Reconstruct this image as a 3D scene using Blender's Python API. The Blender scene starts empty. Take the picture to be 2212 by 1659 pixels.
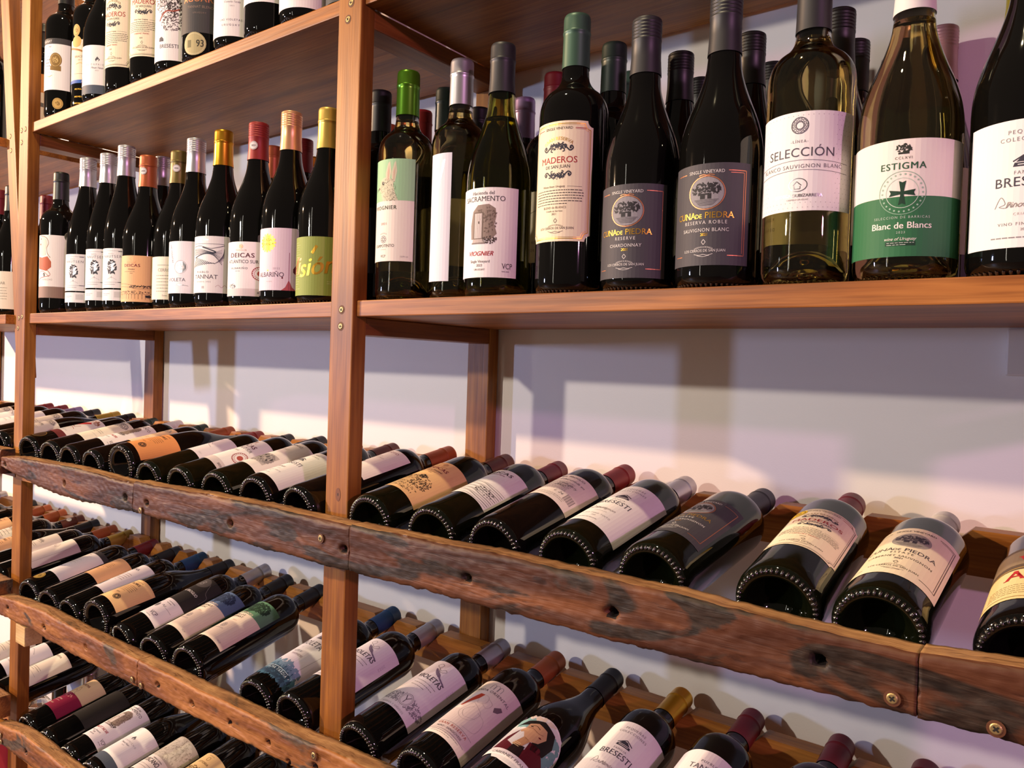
import bpy, bmesh, math, random
from mathutils import Vector, Matrix, noise
from mathutils.geometry import tessellate_polygon

S = bpy.context.scene
COL = S.collection
PI = math.pi

# ------------------------------------------------------------------ camera
F_PX = 1675.11
cd = bpy.data.cameras.new('camera')
cd.sensor_fit = 'HORIZONTAL'; cd.sensor_width = 36.0
cd.lens = F_PX / 2212 * 36.0
cd.clip_start = 0.02
cam = bpy.data.objects.new('camera', cd); COL.objects.link(cam)
_r = Vector((0.79321, 0.60806, 0.03289)); _u = Vector((-0.03917, -0.00295, 0.99923)); _f = Vector((-0.60769, 0.79388, -0.02147))
m = Matrix((_r, _u, -_f)).transposed().to_4x4()
m.translation = Vector((0.83223, -0.68005, -0.0365))
cam.matrix_world = m
S.camera = cam

# ------------------------------------------------------------------ world, lights, exposure
w = bpy.data.worlds.new('dim_room'); S.world = w; w.use_nodes = True
bg = w.node_tree.nodes['Background']
bg.inputs[0].default_value = (1.0, 0.80, 0.66, 1); bg.inputs[1].default_value = 0.10
S.view_settings.view_transform = 'Standard'; S.view_settings.look = 'None'
S.view_settings.gamma = 1; S.view_settings.use_curve_mapping = False
S.view_settings.exposure = 0.0

def lamp(name, loc, col, watts, radius=0.05, kind='POINT', size=None, aim=None):
    l = bpy.data.lights.new(name, kind); l.color = col; l.energy = watts
    if kind == 'AREA':
        l.shape = 'RECTANGLE'; l.size, l.size_y = size
    else:
        l.shadow_soft_size = radius
    o = bpy.data.objects.new(name, l); COL.objects.link(o); o.location = loc
    if aim: o.rotation_euler = (Vector(aim) - Vector(loc)).to_track_quat('-Z', 'Y').to_euler()
    return o
lamp('warm_spotlight', (-4.05, -2.36, 1.37), (1.0, 0.66, 0.40), 1180, 0.065)
lamp('neutral_spotlight', (-0.80, -2.0, 0.55), (1.0, 0.88, 0.74), 105, 0.035)
lamp('pink_spotlight', (3.5, -1.6, 0.71), (1.0, 0.44, 0.82), 150, 0.05)
lamp('blue_screen', (-4.4, -3.5, 0.05), (0.50, 0.60, 1.0), 98, kind='AREA', size=(0.12, 0.35), aim=(-0.3, 0.3, -0.1))
lamp('ceiling_spotlight', (0.0, -1.1, 2.55), (1.0, 0.82, 0.50), 210, 0.04)
lamp('streak_strip_light', (-0.45, -2.3, 0.25), (1.0, 0.93, 0.8), 3.0, kind='AREA', size=(0.03, 1.3), aim=(0.1, 0.0, 0.0))  # unseen strip light, added to draw vertical streaks on the bottles

# ------------------------------------------------------------------ materials
def lin(h):
    h = h.lstrip('#')
    out = []
    for i in (0, 2, 4):
        c = int(h[i:i + 2], 16) / 255
        out.append(c / 12.92 if c <= 0.04045 else ((c + 0.055) / 1.055) ** 2.4)
    return tuple(out) + (1,)
MATS = {}
def pmat(name, hexcol, rough=0.5, metal=0.0, spec=0.5, **kw):
    if name in MATS: return MATS[name]
    mt = bpy.data.materials.new(name); mt.use_nodes = True
    b = mt.node_tree.nodes['Principled BSDF']
    b.inputs['Base Color'].default_value = lin(hexcol)
    b.inputs['Roughness'].default_value = rough; b.inputs['Metallic'].default_value = metal
    b.inputs['Specular IOR Level'].default_value = spec
    for k, v in kw.items(): b.inputs[k.replace('_', ' ')].default_value = v
    MATS[name] = mt
    return mt
def ink(c):
    if c.startswith('gold'): return pmat('foil_gold', 'd9a93a', 0.36, 0.75)
    if c.startswith('copper'): return pmat('foil_copper', 'c9825c', 0.45, 0.7)
    if c.startswith('silver'): return pmat('foil_silver', 'c8c6cc', 0.3, 1.0)
    return pmat('print_' + c, c, 0.6, 0.0, 0.3)
def glass(name, hexcol, trans=0.0, rough=0.04, ior=1.5):
    return pmat(name, hexcol, rough, 0.0, 0.5, Transmission_Weight=trans, IOR=ior)
G = {'black': glass('bottle_glass_black', '0a0908'),
     'green': glass('bottle_glass_dark_green', '0c0f06'),
     'bead': pmat('heel_beads_boosted_glint', '1c1917', 0.16, 0.0, 0.9, IOR=1.75),  # heel beads paler and shinier than the bottle glass, to boost their glints
     'olive': glass('bottle_glass_olive', 'd3d07a', 1.0, 0.02),
     'clear': glass('bottle_glass_clear', 'f8f7ef', 1.0, 0.01)}
WINE = {'gold': glass('wine_pale_gold', 'f2e09a', 1.0, 0.0, 1.34), 'olive': glass('wine_in_green_glass', 'ddd468', 1.0, 0.0, 1.34),
        'amber': glass('wine_straw', 'dcae58', 1.0, 0.0, 1.34)}
def capmat(c):
    t = {'silver': ('b9b6bb', 0.34, 0.75), 'black': ('0e0d0f', 0.42, 0.0), 'dark': ('141316', 0.42, 0.0), 'copper': ('a4552f', 0.42, 0.45),
         'red': ('8a2320', 0.45, 0.25), 'wine': ('69101a', 0.45, 0.15), 'gold': ('d19a2a', 0.3, 0.9), 'olive': ('6b5b2c', 0.42, 0.5),
         'green': ('3c5a4a', 0.42, 0.3), 'lime': ('55871c', 0.28, 0.7), 'blue': ('123c66', 0.5, 0.0), 'pink': ('b78a92', 0.4, 0.5),
         'lilac': ('8d78a0', 0.35, 0.6), 'white': ('d9d3d2', 0.5, 0.0), 'brown': ('5c2c20', 0.45, 0.3), 'peach': ('d8a477', 0.35, 0.6),
         'yellow': ('d7b55c', 0.35, 0.6), 'dkgreen': ('22302a', 0.4, 0.2), 'grey': ('2a292d', 0.45, 0.1), 'lightgold': ('b8993f', 0.4, 0.5), 'yg': ('8f8f2c', 0.4, 0.2)}[c]
    return pmat('capsule_' + c, t[0], t[1], t[2])

def wood(name, cols, axis, scale=1.0, rough=0.45, knots=0.0, streak=0.5, bump=0.15):
    mt = bpy.data.materials.new(name); mt.use_nodes = True
    nt = mt.node_tree; N = nt.nodes; L = nt.links
    b = N['Principled BSDF']; b.inputs['Roughness'].default_value = rough; b.inputs['Specular IOR Level'].default_value = 0.35
    tc = N.new('ShaderNodeTexCoord')
    def mapped(lo, hi):
        mp = N.new('ShaderNodeMapping'); s = [hi, hi, hi]; s['XYZ'.index(axis)] = lo
        mp.inputs['Scale'].default_value = [q * scale for q in s]; L.new(tc.outputs['Object'], mp.inputs['Vector']); return mp
    n1 = N.new('ShaderNodeTexNoise'); n1.inputs['Scale'].default_value = 1; n1.inputs['Detail'].default_value = 5; n1.inputs['Distortion'].default_value = 0.6
    L.new(mapped(2.2, 24).outputs[0], n1.inputs['Vector'])
    n2 = N.new('ShaderNodeTexNoise'); n2.inputs['Scale'].default_value = 1; n2.inputs['Detail'].default_value = 3
    L.new(mapped(9, 260).outputs[0], n2.inputs['Vector'])
    n3 = N.new('ShaderNodeTexNoise'); n3.inputs['Scale'].default_value = 1; n3.inputs['Detail'].default_value = 2
    L.new(mapped(7, 16).outputs[0], n3.inputs['Vector'])
    r = N.new('ShaderNodeValToRGB'); e = r.color_ramp.elements
    e[0].position = 0.3; e[1].position = 0.72
    e[0].color = lin(cols[0]); e[1].color = lin(cols[2])
    k = e.new(0.5); k.color = lin(cols[1])
    L.new(n1.outputs[0], r.inputs[0])
    mx = N.new('ShaderNodeMix'); mx.data_type = 'RGBA'; mx.blend_type = 'MULTIPLY'; mx.inputs[0].default_value = streak
    r2 = N.new('ShaderNodeValToRGB'); r2.color_ramp.elements[0].position = 0.35; r2.color_ramp.elements[1].position = 0.6
    r2.color_ramp.elements[0].color = (0.45, 0.36, 0.3, 1); r2.color_ramp.elements[1].color = (1, 1, 1, 1)
    L.new(n2.outputs[0], r2.inputs[0]); L.new(r.outputs[0], mx.inputs[6]); L.new(r2.outputs[0], mx.inputs[7])
    mx2 = N.new('ShaderNodeMix'); mx2.data_type = 'RGBA'; mx2.blend_type = 'MULTIPLY'; mx2.inputs[0].default_value = 0.5
    r3 = N.new('ShaderNodeValToRGB'); r3.color_ramp.elements[0].position = 0.38; r3.color_ramp.elements[1].position = 0.56
    r3.color_ramp.elements[0].color = (0.62, 0.5, 0.42, 1); r3.color_ramp.elements[1].color = (1, 1, 1, 1)
    L.new(n3.outputs[0], r3.inputs[0]); L.new(mx.outputs[2], mx2.inputs[6]); L.new(r3.outputs[0], mx2.inputs[7])
    L.new(mx2.outputs[2], b.inputs['Base Color'])
    bp = N.new('ShaderNodeBump'); bp.inputs['Strength'].default_value = bump; bp.inputs['Distance'].default_value = 0.0015
    L.new(n2.outputs[0], bp.inputs['Height']); L.new(bp.outputs[0], b.inputs['Normal'])
    return mt
PINE = ('74441a', '9c6222', 'ba8038')
W_POST = wood('varnished_pine_upright', PINE, 'Z')
W_SHELF = wood('varnished_pine_shelf', ('7a481d', 'a0622a', 'bf8040'), 'X', streak=0.6)
W_BAR = wood('varnished_pine_crossbar', ('683a18', '8a5020', 'a2652e'), 'Y')
W_NECK = wood('golden_pine_rail', ('80501d', 'a86c2b', 'bc823c'), 'X')
W_RAW = wood('pale_raw_wood', ('c29a63', 'd8b47c', 'e6c793'), 'X', streak=0.3)

def rail_mat(name, ramp, bark=0.5, sc=1.0):
    mt = bpy.data.materials.new(name); mt.use_nodes = True
    nt = mt.node_tree; N = nt.nodes; L = nt.links
    b = N['Principled BSDF']; b.inputs['Roughness'].default_value = 0.55; b.inputs['Specular IOR Level'].default_value = 0.3
    tc = N.new('ShaderNodeTexCoord')
    def tex(sx, sz, det, dist, rot=0.0):
        mp = N.new('ShaderNodeMapping'); mp.inputs['Scale'].default_value = (sx * sc, sz * sc, sz * sc); mp.inputs['Rotation'].default_value = (0, rot, 0)
        L.new(tc.outputs['Object'], mp.inputs[0])
        n = N.new('ShaderNodeTexNoise'); n.inputs['Scale'].default_value = 1; n.inputs['Detail'].default_value = det; n.inputs['Distortion'].default_value = dist
        L.new(mp.outputs[0], n.inputs['Vector']); return n
    a = tex(5, 30, 6, 1.0, 0.10)
    r = N.new('ShaderNodeValToRGB'); e = r.color_ramp.elements
    e[0].position = 0.28; e[0].color = lin(ramp[0]); e[1].position = 0.74; e[1].color = lin(ramp[3])
    for p_, c_ in ((0.44, ramp[1]), (0.56, ramp[2])): q = e.new(p_); q.color = lin(c_)
    L.new(a.outputs[0], r.inputs[0])
    k = tex(4.5, 17, 5, 1.3, -0.16)
    rk = N.new('ShaderNodeValToRGB'); rk.color_ramp.elements[0].position = bark; rk.color_ramp.elements[1].position = bark + 0.05
    L.new(k.outputs[0], rk.inputs[0])
    mx = N.new('ShaderNodeMix'); mx.data_type = 'RGBA'; L.new(rk.outputs[0], mx.inputs[0])
    fine = tex(60, 260, 3, 0.5, 0.5)
    rb = N.new('ShaderNodeValToRGB'); rb.color_ramp.elements[0].color = lin(ramp[4]); rb.color_ramp.elements[1].color = lin(ramp[5])
    rb.color_ramp.elements[0].position = 0.35; rb.color_ramp.elements[1].position = 0.7
    L.new(fine.outputs[0], rb.inputs[0]); L.new(r.outputs[0], mx.inputs[6]); L.new(rb.outputs[0], mx.inputs[7])
    cr = tex(12, 110, 4, 1.6, 0.38)
    rc = N.new('ShaderNodeValToRGB'); rc.color_ramp.elements[0].position = 0.30; rc.color_ramp.elements[1].position = 0.40
    rc.color_ramp.elements[0].color = (0.35, 0.28, 0.25, 1); rc.color_ramp.elements[1].color = (1, 1, 1, 1)
    L.new(cr.outputs[0], rc.inputs[0])
    m2 = N.new('ShaderNodeMix'); m2.data_type = 'RGBA'; m2.blend_type = 'MULTIPLY'; m2.inputs[0].default_value = 0.8
    L.new(mx.outputs[2], m2.inputs[6]); L.new(rc.outputs[0], m2.inputs[7]); L.new(m2.outputs[2], b.inputs['Base Color'])
    bp = N.new('ShaderNodeBump'); bp.inputs['Strength'].default_value = 0.5; bp.inputs['Distance'].default_value = 0.002
    L.new(cr.outputs[0], bp.inputs['Height']); L.new(bp.outputs[0], b.inputs['Normal'])
    return mt
R_RED = rail_mat('rough_red_hardwood', ('351c11', '4c2918', '5b3520', '7d4b2a', '241912', '3d2e24'), 0.53)
R_TAN = rail_mat('rough_tan_hardwood', ('553117', '784624', '8e582c', 'aa703a', '403127', '5f4d3c'), 0.575)
R_TOP = rail_mat('rough_sawn_edge', ('6a4a30', '8a6240', '9c734c', 'b58a5c', '4a3626', '7a5c40'), 0.62, 1.6)
HOLE_SHADE = pmat('nail_hole_shade', '1a0c06', 0.9)  # dark colour inside the nail holes stands in for their deep shade
BRASS = pmat('screw_brass', 'b39a68', 0.45, 0.7)
SLOT = pmat('screw_recess', '17120c', 0.8)

# ------------------------------------------------------------------ mesh helpers
def mesh(name, verts, faces, mats, mi=None, smooth=False):
    me = bpy.data.meshes.new(name); me.from_pydata(verts, [], faces)
    for q in (mats if isinstance(mats, (list, tuple)) else [mats]): me.materials.append(q)
    if mi: me.polygons.foreach_set('material_index', mi)
    if smooth is True: me.polygons.foreach_set('use_smooth', [True] * len(faces))
    elif smooth: me.polygons.foreach_set('use_smooth', smooth)
    me.update(); return me
def link(name, me, parent=None, loc=None):
    o = bpy.data.objects.new(name, me); COL.objects.link(o)
    if parent: o.parent = parent
    if loc: o.location = loc
    return o
def tag(o, label, cat, group=None):
    o['label'] = label; o['category'] = cat
    if group: o['group'] = group
    return o
def empty(name, loc=(0, 0, 0), label=None, cat=None, group=None):
    o = bpy.data.objects.new(name, None); COL.objects.link(o); o.location = loc; o.empty_display_size = 0.05
    if label: tag(o, label, cat, group)
    return o
def structure(o): o['kind'] = 'structure'; return o
def boxmesh(name, a, b, mat, bev=0.0012):
    bm = bmesh.new(); bmesh.ops.create_cube(bm, size=1)
    for v in bm.verts:
        v.co = Vector([(a[i] + b[i]) / 2 + v.co[i] * (b[i] - a[i]) for i in range(3)])
    if bev: bmesh.ops.bevel(bm, geom=list(bm.edges), offset=bev, segments=2, affect='EDGES', profile=0.6)
    me = bpy.data.meshes.new(name); bm.to_mesh(me); bm.free(); me.materials.append(mat); return me
def box(name, a, b, mat, parent=None, bev=0.0012): return link(name, boxmesh(name, a, b, mat, bev), parent)

# ------------------------------------------------------------------ room
WALL_Y = 0.312
pw = bpy.data.materials.new('painted_plaster'); pw.use_nodes = True
_n = pw.node_tree.nodes; _b = _n['Principled BSDF']; _b.inputs['Base Color'].default_value = lin('ece7e4'); _b.inputs['Roughness'].default_value = 0.55
_t = _n.new('ShaderNodeTexNoise'); _t.inputs['Scale'].default_value = 420; _t.inputs['Detail'].default_value = 3
_tc = _n.new('ShaderNodeTexCoord'); pw.node_tree.links.new(_tc.outputs['Object'], _t.inputs['Vector'])
_bp = _n.new('ShaderNodeBump'); _bp.inputs['Strength'].default_value = 0.12; _bp.inputs['Distance'].default_value = 0.001
pw.node_tree.links.new(_t.outputs[0], _bp.inputs['Height']); pw.node_tree.links.new(_bp.outputs[0], _b.inputs['Normal'])
structure(box('wall_back', (-5.5, WALL_Y, -1.35), (3.0, WALL_Y + 0.1, 1.9), pw, bev=0))
structure(box('floor', (-5.5, -4.2, -1.45), (3.0, WALL_Y + 0.1, -1.35), pmat('dark_floor', '4a3a30', 0.5), bev=0))

# ------------------------------------------------------------------ rack
rack = empty('wine_rack', (0, 0, -1.35), 'varnished pine wine rack with rough bark-edged front rails fixed against the white wall', 'wine rack')
rack2 = empty('wine_rack', (-1.2, 0, -1.35), 'neighbouring pine wine rack with a leaning front post at the left edge', 'wine rack')
def under(o, r):
    o.parent = r; o.matrix_parent_inverse = r.matrix_world.inverted() if False else Matrix.Translation(-Vector(r.location)); return o
def rbox(r, name, a, b, mat, bev=0.0015): return under(box(name, a, b, mat, None, bev), r)

def screw_mesh():
    v, f, mi = [], [], []
    n = 20; rr = 0.0040
    prof = [(0, 0.0), (rr, 0.0), (rr, -0.0004), (rr * 0.82, -0.0009), (0.0, -0.0010)]
    for (q, y) in prof:
        for k in range(n):
            a = 2 * PI * k / n; v.append((q * math.cos(a), y, q * math.sin(a)))
    for i in range(len(prof) - 1):
        for k in range(n):
            f.append((i * n + k, i * n + (k + 1) % n, (i + 1) * n + (k + 1) % n, (i + 1) * n + k)); mi.append(0)
    for (hw, hh) in ((0.0023, 0.0006), (0.0006, 0.0023)):
        b0 = len(v); y = -0.00115
        v += [(-hw, y, -hh), (hw, y, -hh), (hw, y, hh), (-hw, y, hh)]; f.append((b0, b0 + 1, b0 + 2, b0 + 3)); mi.append(1)
    b0 = len(v)   # countersunk ring
    for q, y in ((rr * 1.0, -0.0002), (rr * 1.5, -0.0001)):
        for k in range(n):
            a = 2 * PI * k / n; v.append((q * math.cos(a), y, q * math.sin(a)))
    for k in range(n):
        f.append((b0 + k, b0 + (k + 1) % n, b0 + n + (k + 1) % n, b0 + n + k)); mi.append(2)
    return mesh('screw', v, f, [BRASS, SLOT, pmat('screw_countersink', '5a3216', 0.7)], mi)
SCREW = screw_mesh()
def screw(parent, r, x, y, z, rot=0.0, s=1.0):
    o = bpy.data.objects.new('screw', SCREW); COL.objects.link(o); o.parent = parent
    o.location = (x, y, z); o.rotation_euler = (0, rot, 0); o.scale = (s, s, s)   # part meshes keep world coordinates
    return o

Z0, Z1 = -1.35, 0.92
def post(r, x, y0, y1, z0=Z0, z1=Z1): return rbox(r, 'post', (x, y0, z0), (x + 0.045, y1, z1), W_POST, 0.002)
PX = [0.0, -1.048, 1.06]
fp = {}
for x in PX:
    fp[x] = post(rack, x, 0.0, 0.024); post(rack, x, 0.2855, 0.309)
    for zb in (0.0, 0.406):
        rbox(rack, 'cross_bar', (x + 0.001, 0.0242, zb), (x + 0.044, 0.2853, zb + (0.0233 if zb < 0.2 else 0.0243)), W_BAR)
    rbox(rack, 'cross_bar', (x + 0.001, 0.0242, -1.115), (x + 0.044, 0.2853, -1.0925), W_BAR)
for x, z, a in ((0.0249, 0.4359, 0.3), (0.0193, 0.4155, 0.8), (0.0227, 0.0326, 0.5), (0.0218, 0.0105, 0.0)): screw(fp[0.0], rack, x, -0.0001, z, a)
for x, z, a in ((-1.0355, 0.4368, 0.2), (-1.016, 0.4367, 0.7), (-1.0343, 0.411, 0.4), (-1.0312, 0.0347, 0.1), (-1.0142, 0.0375, 0.9), (-1.035, 0.0128, 0.5)): screw(fp[-1.048], rack, x, -0.0001, z, a)
kn = mesh('knot', [(0.026 + 0.005 * math.cos(a) * q, -0.0003, -0.2135 + 0.009 * math.sin(a) * q) for q in (0.25, 1) for a in [2 * PI * k / 18 for k in range(18)]],
          [(k, (k + 1) % 18, 18 + (k + 1) % 18, 18 + k) for k in range(18)] + [tuple(range(18))], [pmat('knot_brown', '6f3c16', 0.6), pmat('knot_core', '2e160a', 0.7)], [0] * 18 + [1])
link('knot', kn, fp[0.0])
SHELF = [(0.8400, 0.8610), (0.4305, 0.4513), (0.0235, 0.0448)]
for (za, zb) in SHELF:
    rbox(rack, 'shelf_board', (-1.0025, 0.008, za), (-0.0005, 0.3, zb), W_SHELF, 0.0015)
    rbox(rack, 'shelf_board', (0.0453, 0.006, za), (1.0585, 0.3, zb), W_SHELF, 0.0015)
rbox(rack, 'shelf_board', (-1.0015, 0.026, -1.1115), (-0.0015, 0.284, -1.0925), W_SHELF)
rbox(rack, 'shelf_board', (0.0468, 0.026, -1.1115), (1.0585, 0.284, -1.0925), W_SHELF)

# second rack: leaning front post and its boards
lp = boxmesh('post', (-0.0225, 0.0, -0.14), (0.0225, 0.024, 0.96), W_POST, 0.002)
lpo = under(link('post', lp), rack2); lpo.location = (-1.1080, 0.0262, 0.04); lpo.rotation_euler = (0, -0.1500, 0)
for z in (0.4165, 0.383): screw(lpo, rack2, 0.000, -0.0001, z, 0.3)
for x in (-2.06,):
    post(rack2, x, 0.0, 0.024); post(rack2, x, 0.2855, 0.309)
for (za, zb) in SHELF: rbox(rack2, 'shelf_board', (-2.0135, 0.008, za), (-1.27 if za > 0.6 else -1.1955 if za > 0.2 else -1.1285, 0.3, zb), W_SHELF)
rbox(rack2, 'shelf_board', (-2.0135, 0.026, -1.1115), (-1.0505, 0.284, -1.0925), W_SHELF)

# ------------------------------------------------------------------ rough front rails
def interp(pts, x):
    if x <= pts[0][0]: return pts[0][1]
    for (a, za), (b, zb) in zip(pts, pts[1:]):
        if x <= b: return za + (zb - za) * (x - a) / (b - a)
    return pts[-1][1]
RY0, RY1 = -0.048, -0.0205
def rail(r, x0, x1, top, bot, holes, seed, mat, rag=1.0):
    st = 0.0026; nx = max(2, int((x1 - x0) / st)); ring = []
    nt_, nf, nb = 6, 24, 5
    for i in range(nt_): ring.append(('t', i / nt_))
    for i in range(nf): ring.append(('f', i / nf))
    for i in range(nb): ring.append(('b', i / nb))
    for i in range(2): ring.append(('k', i / 2))
    nr = len(ring); V = []; Fc = []; mi = []
    def nz(x, z, s): return noise.noise(Vector((x * s + seed * 7.3, z * s, seed)))
    for i in range(nx + 1):
        x = x0 + (x1 - x0) * i / nx
        zt = interp(top, x) + rag * (0.0016 * nz(x, 0, 14) + 0.0009 * nz(x, 0, 70))
        zb = interp(bot, x) + rag * (0.0026 * nz(x, 5, 16) + 0.0016 * nz(x, 5, 75) + 0.0007 * nz(x, 5, 260))
        for kind, t in ring:
            if kind == 't': y, z = RY1 + (RY0 - RY1) * t, zt + 0.0007 * nz(x, t, 130) - (0.002 if t > 0.9 else 0)
            elif kind == 'f':
                z = zt + (zb - zt) * t; y = RY0 + 0.0016 * nz(x * 0.7, z * 2, 22) + 0.0009 * nz(x, z * 2, 90) + 0.0004 * nz(x, z, 300)
                ed = min(t, 1 - t); y += 0.0035 * max(0, 1 - ed / 0.10) ** 2
                for hx, hz, hr in holes:
                    d = math.hypot((x - hx) * 0.8, z - hz) / hr * (1 + 0.15 * nz(x, z, 400))
                    if d < 1.0: y += 0.016
                    elif d < 1.9: y += 0.0022 * (1.9 - d)
            elif kind == 'b': y, z = RY0 + 0.002 + (RY1 - RY0 - 0.002) * t, zb + 0.0012 * nz(x, t, 80)
            else: y, z = RY1, zb + (zt - zb) * t
            V.append((x, y, z))
    for i in range(nx):
        for k in range(nr):
            Fc.append((i * nr + k, (i + 1) * nr + k, (i + 1) * nr + (k + 1) % nr, i * nr + (k + 1) % nr))
            kind = ring[k][0]; q = 0
            if kind == 't': q = 1
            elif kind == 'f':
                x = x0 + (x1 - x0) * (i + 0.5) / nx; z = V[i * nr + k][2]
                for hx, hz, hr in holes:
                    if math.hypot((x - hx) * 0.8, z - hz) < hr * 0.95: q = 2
            mi.append(q)
    Fc.append(tuple(range(nr))); mi.append(0); Fc.append(tuple(reversed([nx * nr + k for k in range(nr)]))); mi.append(0)
    return under(link('front_rail', mesh('front_rail', V, Fc, [mat, R_TOP, HOLE_SHADE], mi, [True] * (len(Fc) - 2) + [False] * 2)), r)
AT = [(-0.98, -0.2565), (-0.90, -0.2500), (-0.665, -0.2445), (-0.4345, -0.2475)]
AB = [(-0.98, -0.276), (-0.94, -0.2826), (-0.80, -0.296), (-0.68, -0.3025), (-0.43, -0.2945)]
a1 = rail(rack, -0.978, -0.4265, AT, AB, [(-0.960, -0.2700, 0.0045), (-0.683, -0.2765, 0.0042), (-0.4536, -0.2734, 0.0048)], 1, R_RED, 1.25)
AT2 = [(-0.425, -0.2440), (-0.0826, -0.2360), (0.105, -0.2366)]; AB2 = [(-0.425, -0.2940), (0.06, -0.2937), (0.105, -0.2925)]
a2 = rail(rack, -0.4255, 0.1058, AT2, AB2, [(-0.384, -0.2734, 0.0042), (-0.1475, -0.2712, 0.0040), (0.0952, -0.2672, 0.0042)], 2, R_RED)
AT3 = [(0.106, -0.2360), (0.357, -0.2320), (0.534, -0.2326), (0.635, -0.2356), (0.731, -0.2367)]
AB3 = [(0.106, -0.2935), (0.22, -0.2904), (0.365, -0.2900), (0.557, -0.2871), (0.733, -0.2835)]
a3 = rail(rack, 0.1063, 0.7312, AT3, AB3, [(0.2953, -0.2643, 0.0042), (0.4736, -0.2628, 0.0046), (0.6613, -0.2602, 0.0044)], 3, R_RED)
a4 = rail(rack, 0.7318, 1.10, [(0.73, -0.2349), (0.795, -0.2309), (1.1, -0.232)], [(0.73, -0.2835), (0.797, -0.2837), (1.1, -0.284)], [], 4, R_RED)
for pr, x, z in ((a2, -0.3978, -0.2870), (a2, 0.0542, -0.2600), (a3, 0.7153, -0.2731), (a4, 0.7812, -0.2753)): screw(pr, rack, x, RY0 - 0.0022, z, x * 3)
BT = [(-0.98, -0.5470), (-0.90, -0.5400), (-0.7715, -0.5330), (-0.62, -0.5350), (-0.399, -0.5319), (-0.2227, -0.5310), (-0.07, -0.5285), (0.04, -0.5272), (0.1, -0.5235), (1.1, -0.52)]
BB = [(-0.98, -0.5855), (-0.834, -0.5795), (-0.65, -0.5830), (-0.412, -0.5774), (-0.257, -0.5754), (-0.112, -0.5727), (0.003, -0.5694), (0.1, -0.566), (1.1, -0.562)]
b1 = rail(rack, -0.978, -0.3990, BT, BB, [(-0.9306, -0.5620, 0.0042), (-0.7556, -0.5610, 0.0042), (-0.583, -0.5561, 0.0040)], 5, R_TAN)
b2 = rail(rack, -0.3985, 0.36, BT, BB, [(-0.335, -0.5553, 0.0034), (-0.2356, -0.5557, 0.0034), (-0.1385, -0.5547, 0.0034), (-0.0467, -0.5536, 0.0034), (-0.0017, -0.5650, 0.0028), (0.0521, -0.5530, 0.0036)], 6, R_TAN)
b3 = rail(rack, 0.3605, 1.10, BT, BB, [], 7, R_TAN)
for pr, x, z in ((b1, -0.4125, -0.5668), (b2, -0.3838, -0.5690), (b2, 0.0524, -0.5375)): screw(pr, rack, x, RY0 - 0.0022, z, x * 3)
CT = [(-0.98, -0.815), (-0.868, -0.7976), (-0.776, -0.7960), (-0.678, -0.7985), (1.1, -0.798)]
CB = [(-0.98, -0.8518), (-0.80, -0.8462), (1.1, -0.845)]
c1 = rail(rack, -0.978, 0.1, CT, CB, [(-0.8266, -0.8251, 0.0042)], 8, R_TAN)
c2 = rail(rack, 0.1005, 1.1, CT, CB, [], 9, R_TAN)
screw(c1, rack, -0.948, RY0 - 0.0022, -0.829); screw(c1, rack, -0.945, RY0 - 0.0022, -0.842)
for i, (zt, zb, mt) in enumerate(((-0.2405, -0.294, R_RED), (-0.5165, -0.562, R_TAN), (-0.762, -0.812, R_TAN))):
    rail(rack2, -2.10, -0.9800 - 0.0005, [(-2.1, zt), (-0.98, zt - 0.001)], [(-2.1, zb), (-0.98, zb + 0.002)], [(-1.0 - 0.02 * i, (zt + zb) / 2, 0.004)] if i else [], 11 + i, mt)

# rear rails that carry the necks, and the battens under the bottle bases
ROW_Z = {'A': (-0.285, -0.1915), 'B': (-0.581, -0.4765), 'C': (-0.870, -0.765)}
def neck_rail(r, x0, x1, zt, h, necks):
    y0, y1 = 0.2572, 0.2822
    top = [(x0, zt)]
    for (x, z, rad) in sorted(necks):
        ap = z - rad * 1.4142 - 0.0008; hw = zt - ap
        if hw <= 0.001 or x - hw <= top[-1][0] or x + hw >= x1: continue
        top += [(x - hw, zt), (x, ap), (x + hw, zt)]
    top.append((x1, zt))
    V = []; Fc = []; mi = []
    for (x, z) in top: V += [(x, y0, z), (x, y1, z), (x, y0, zt - h), (x, y1, zt - h)]
    for i in range(len(top) - 1):
        a, b = 4 * i, 4 * i + 4
        Fc += [(a + 2, b + 2, b, a), (a, b, b + 1, a + 1), (a + 1, b + 1, b + 3, a + 3), (a + 3, b + 3, b + 2, a + 2)]; mi += [0] * 4
    n = len(V) - 4; Fc += [(0, 1, 3, 2), (n + 2, n + 3, n + 1, n)]; mi += [0, 0]
    return under(link('neck_rail', mesh('neck_rail', V, Fc, W_NECK, mi)), r)

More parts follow.
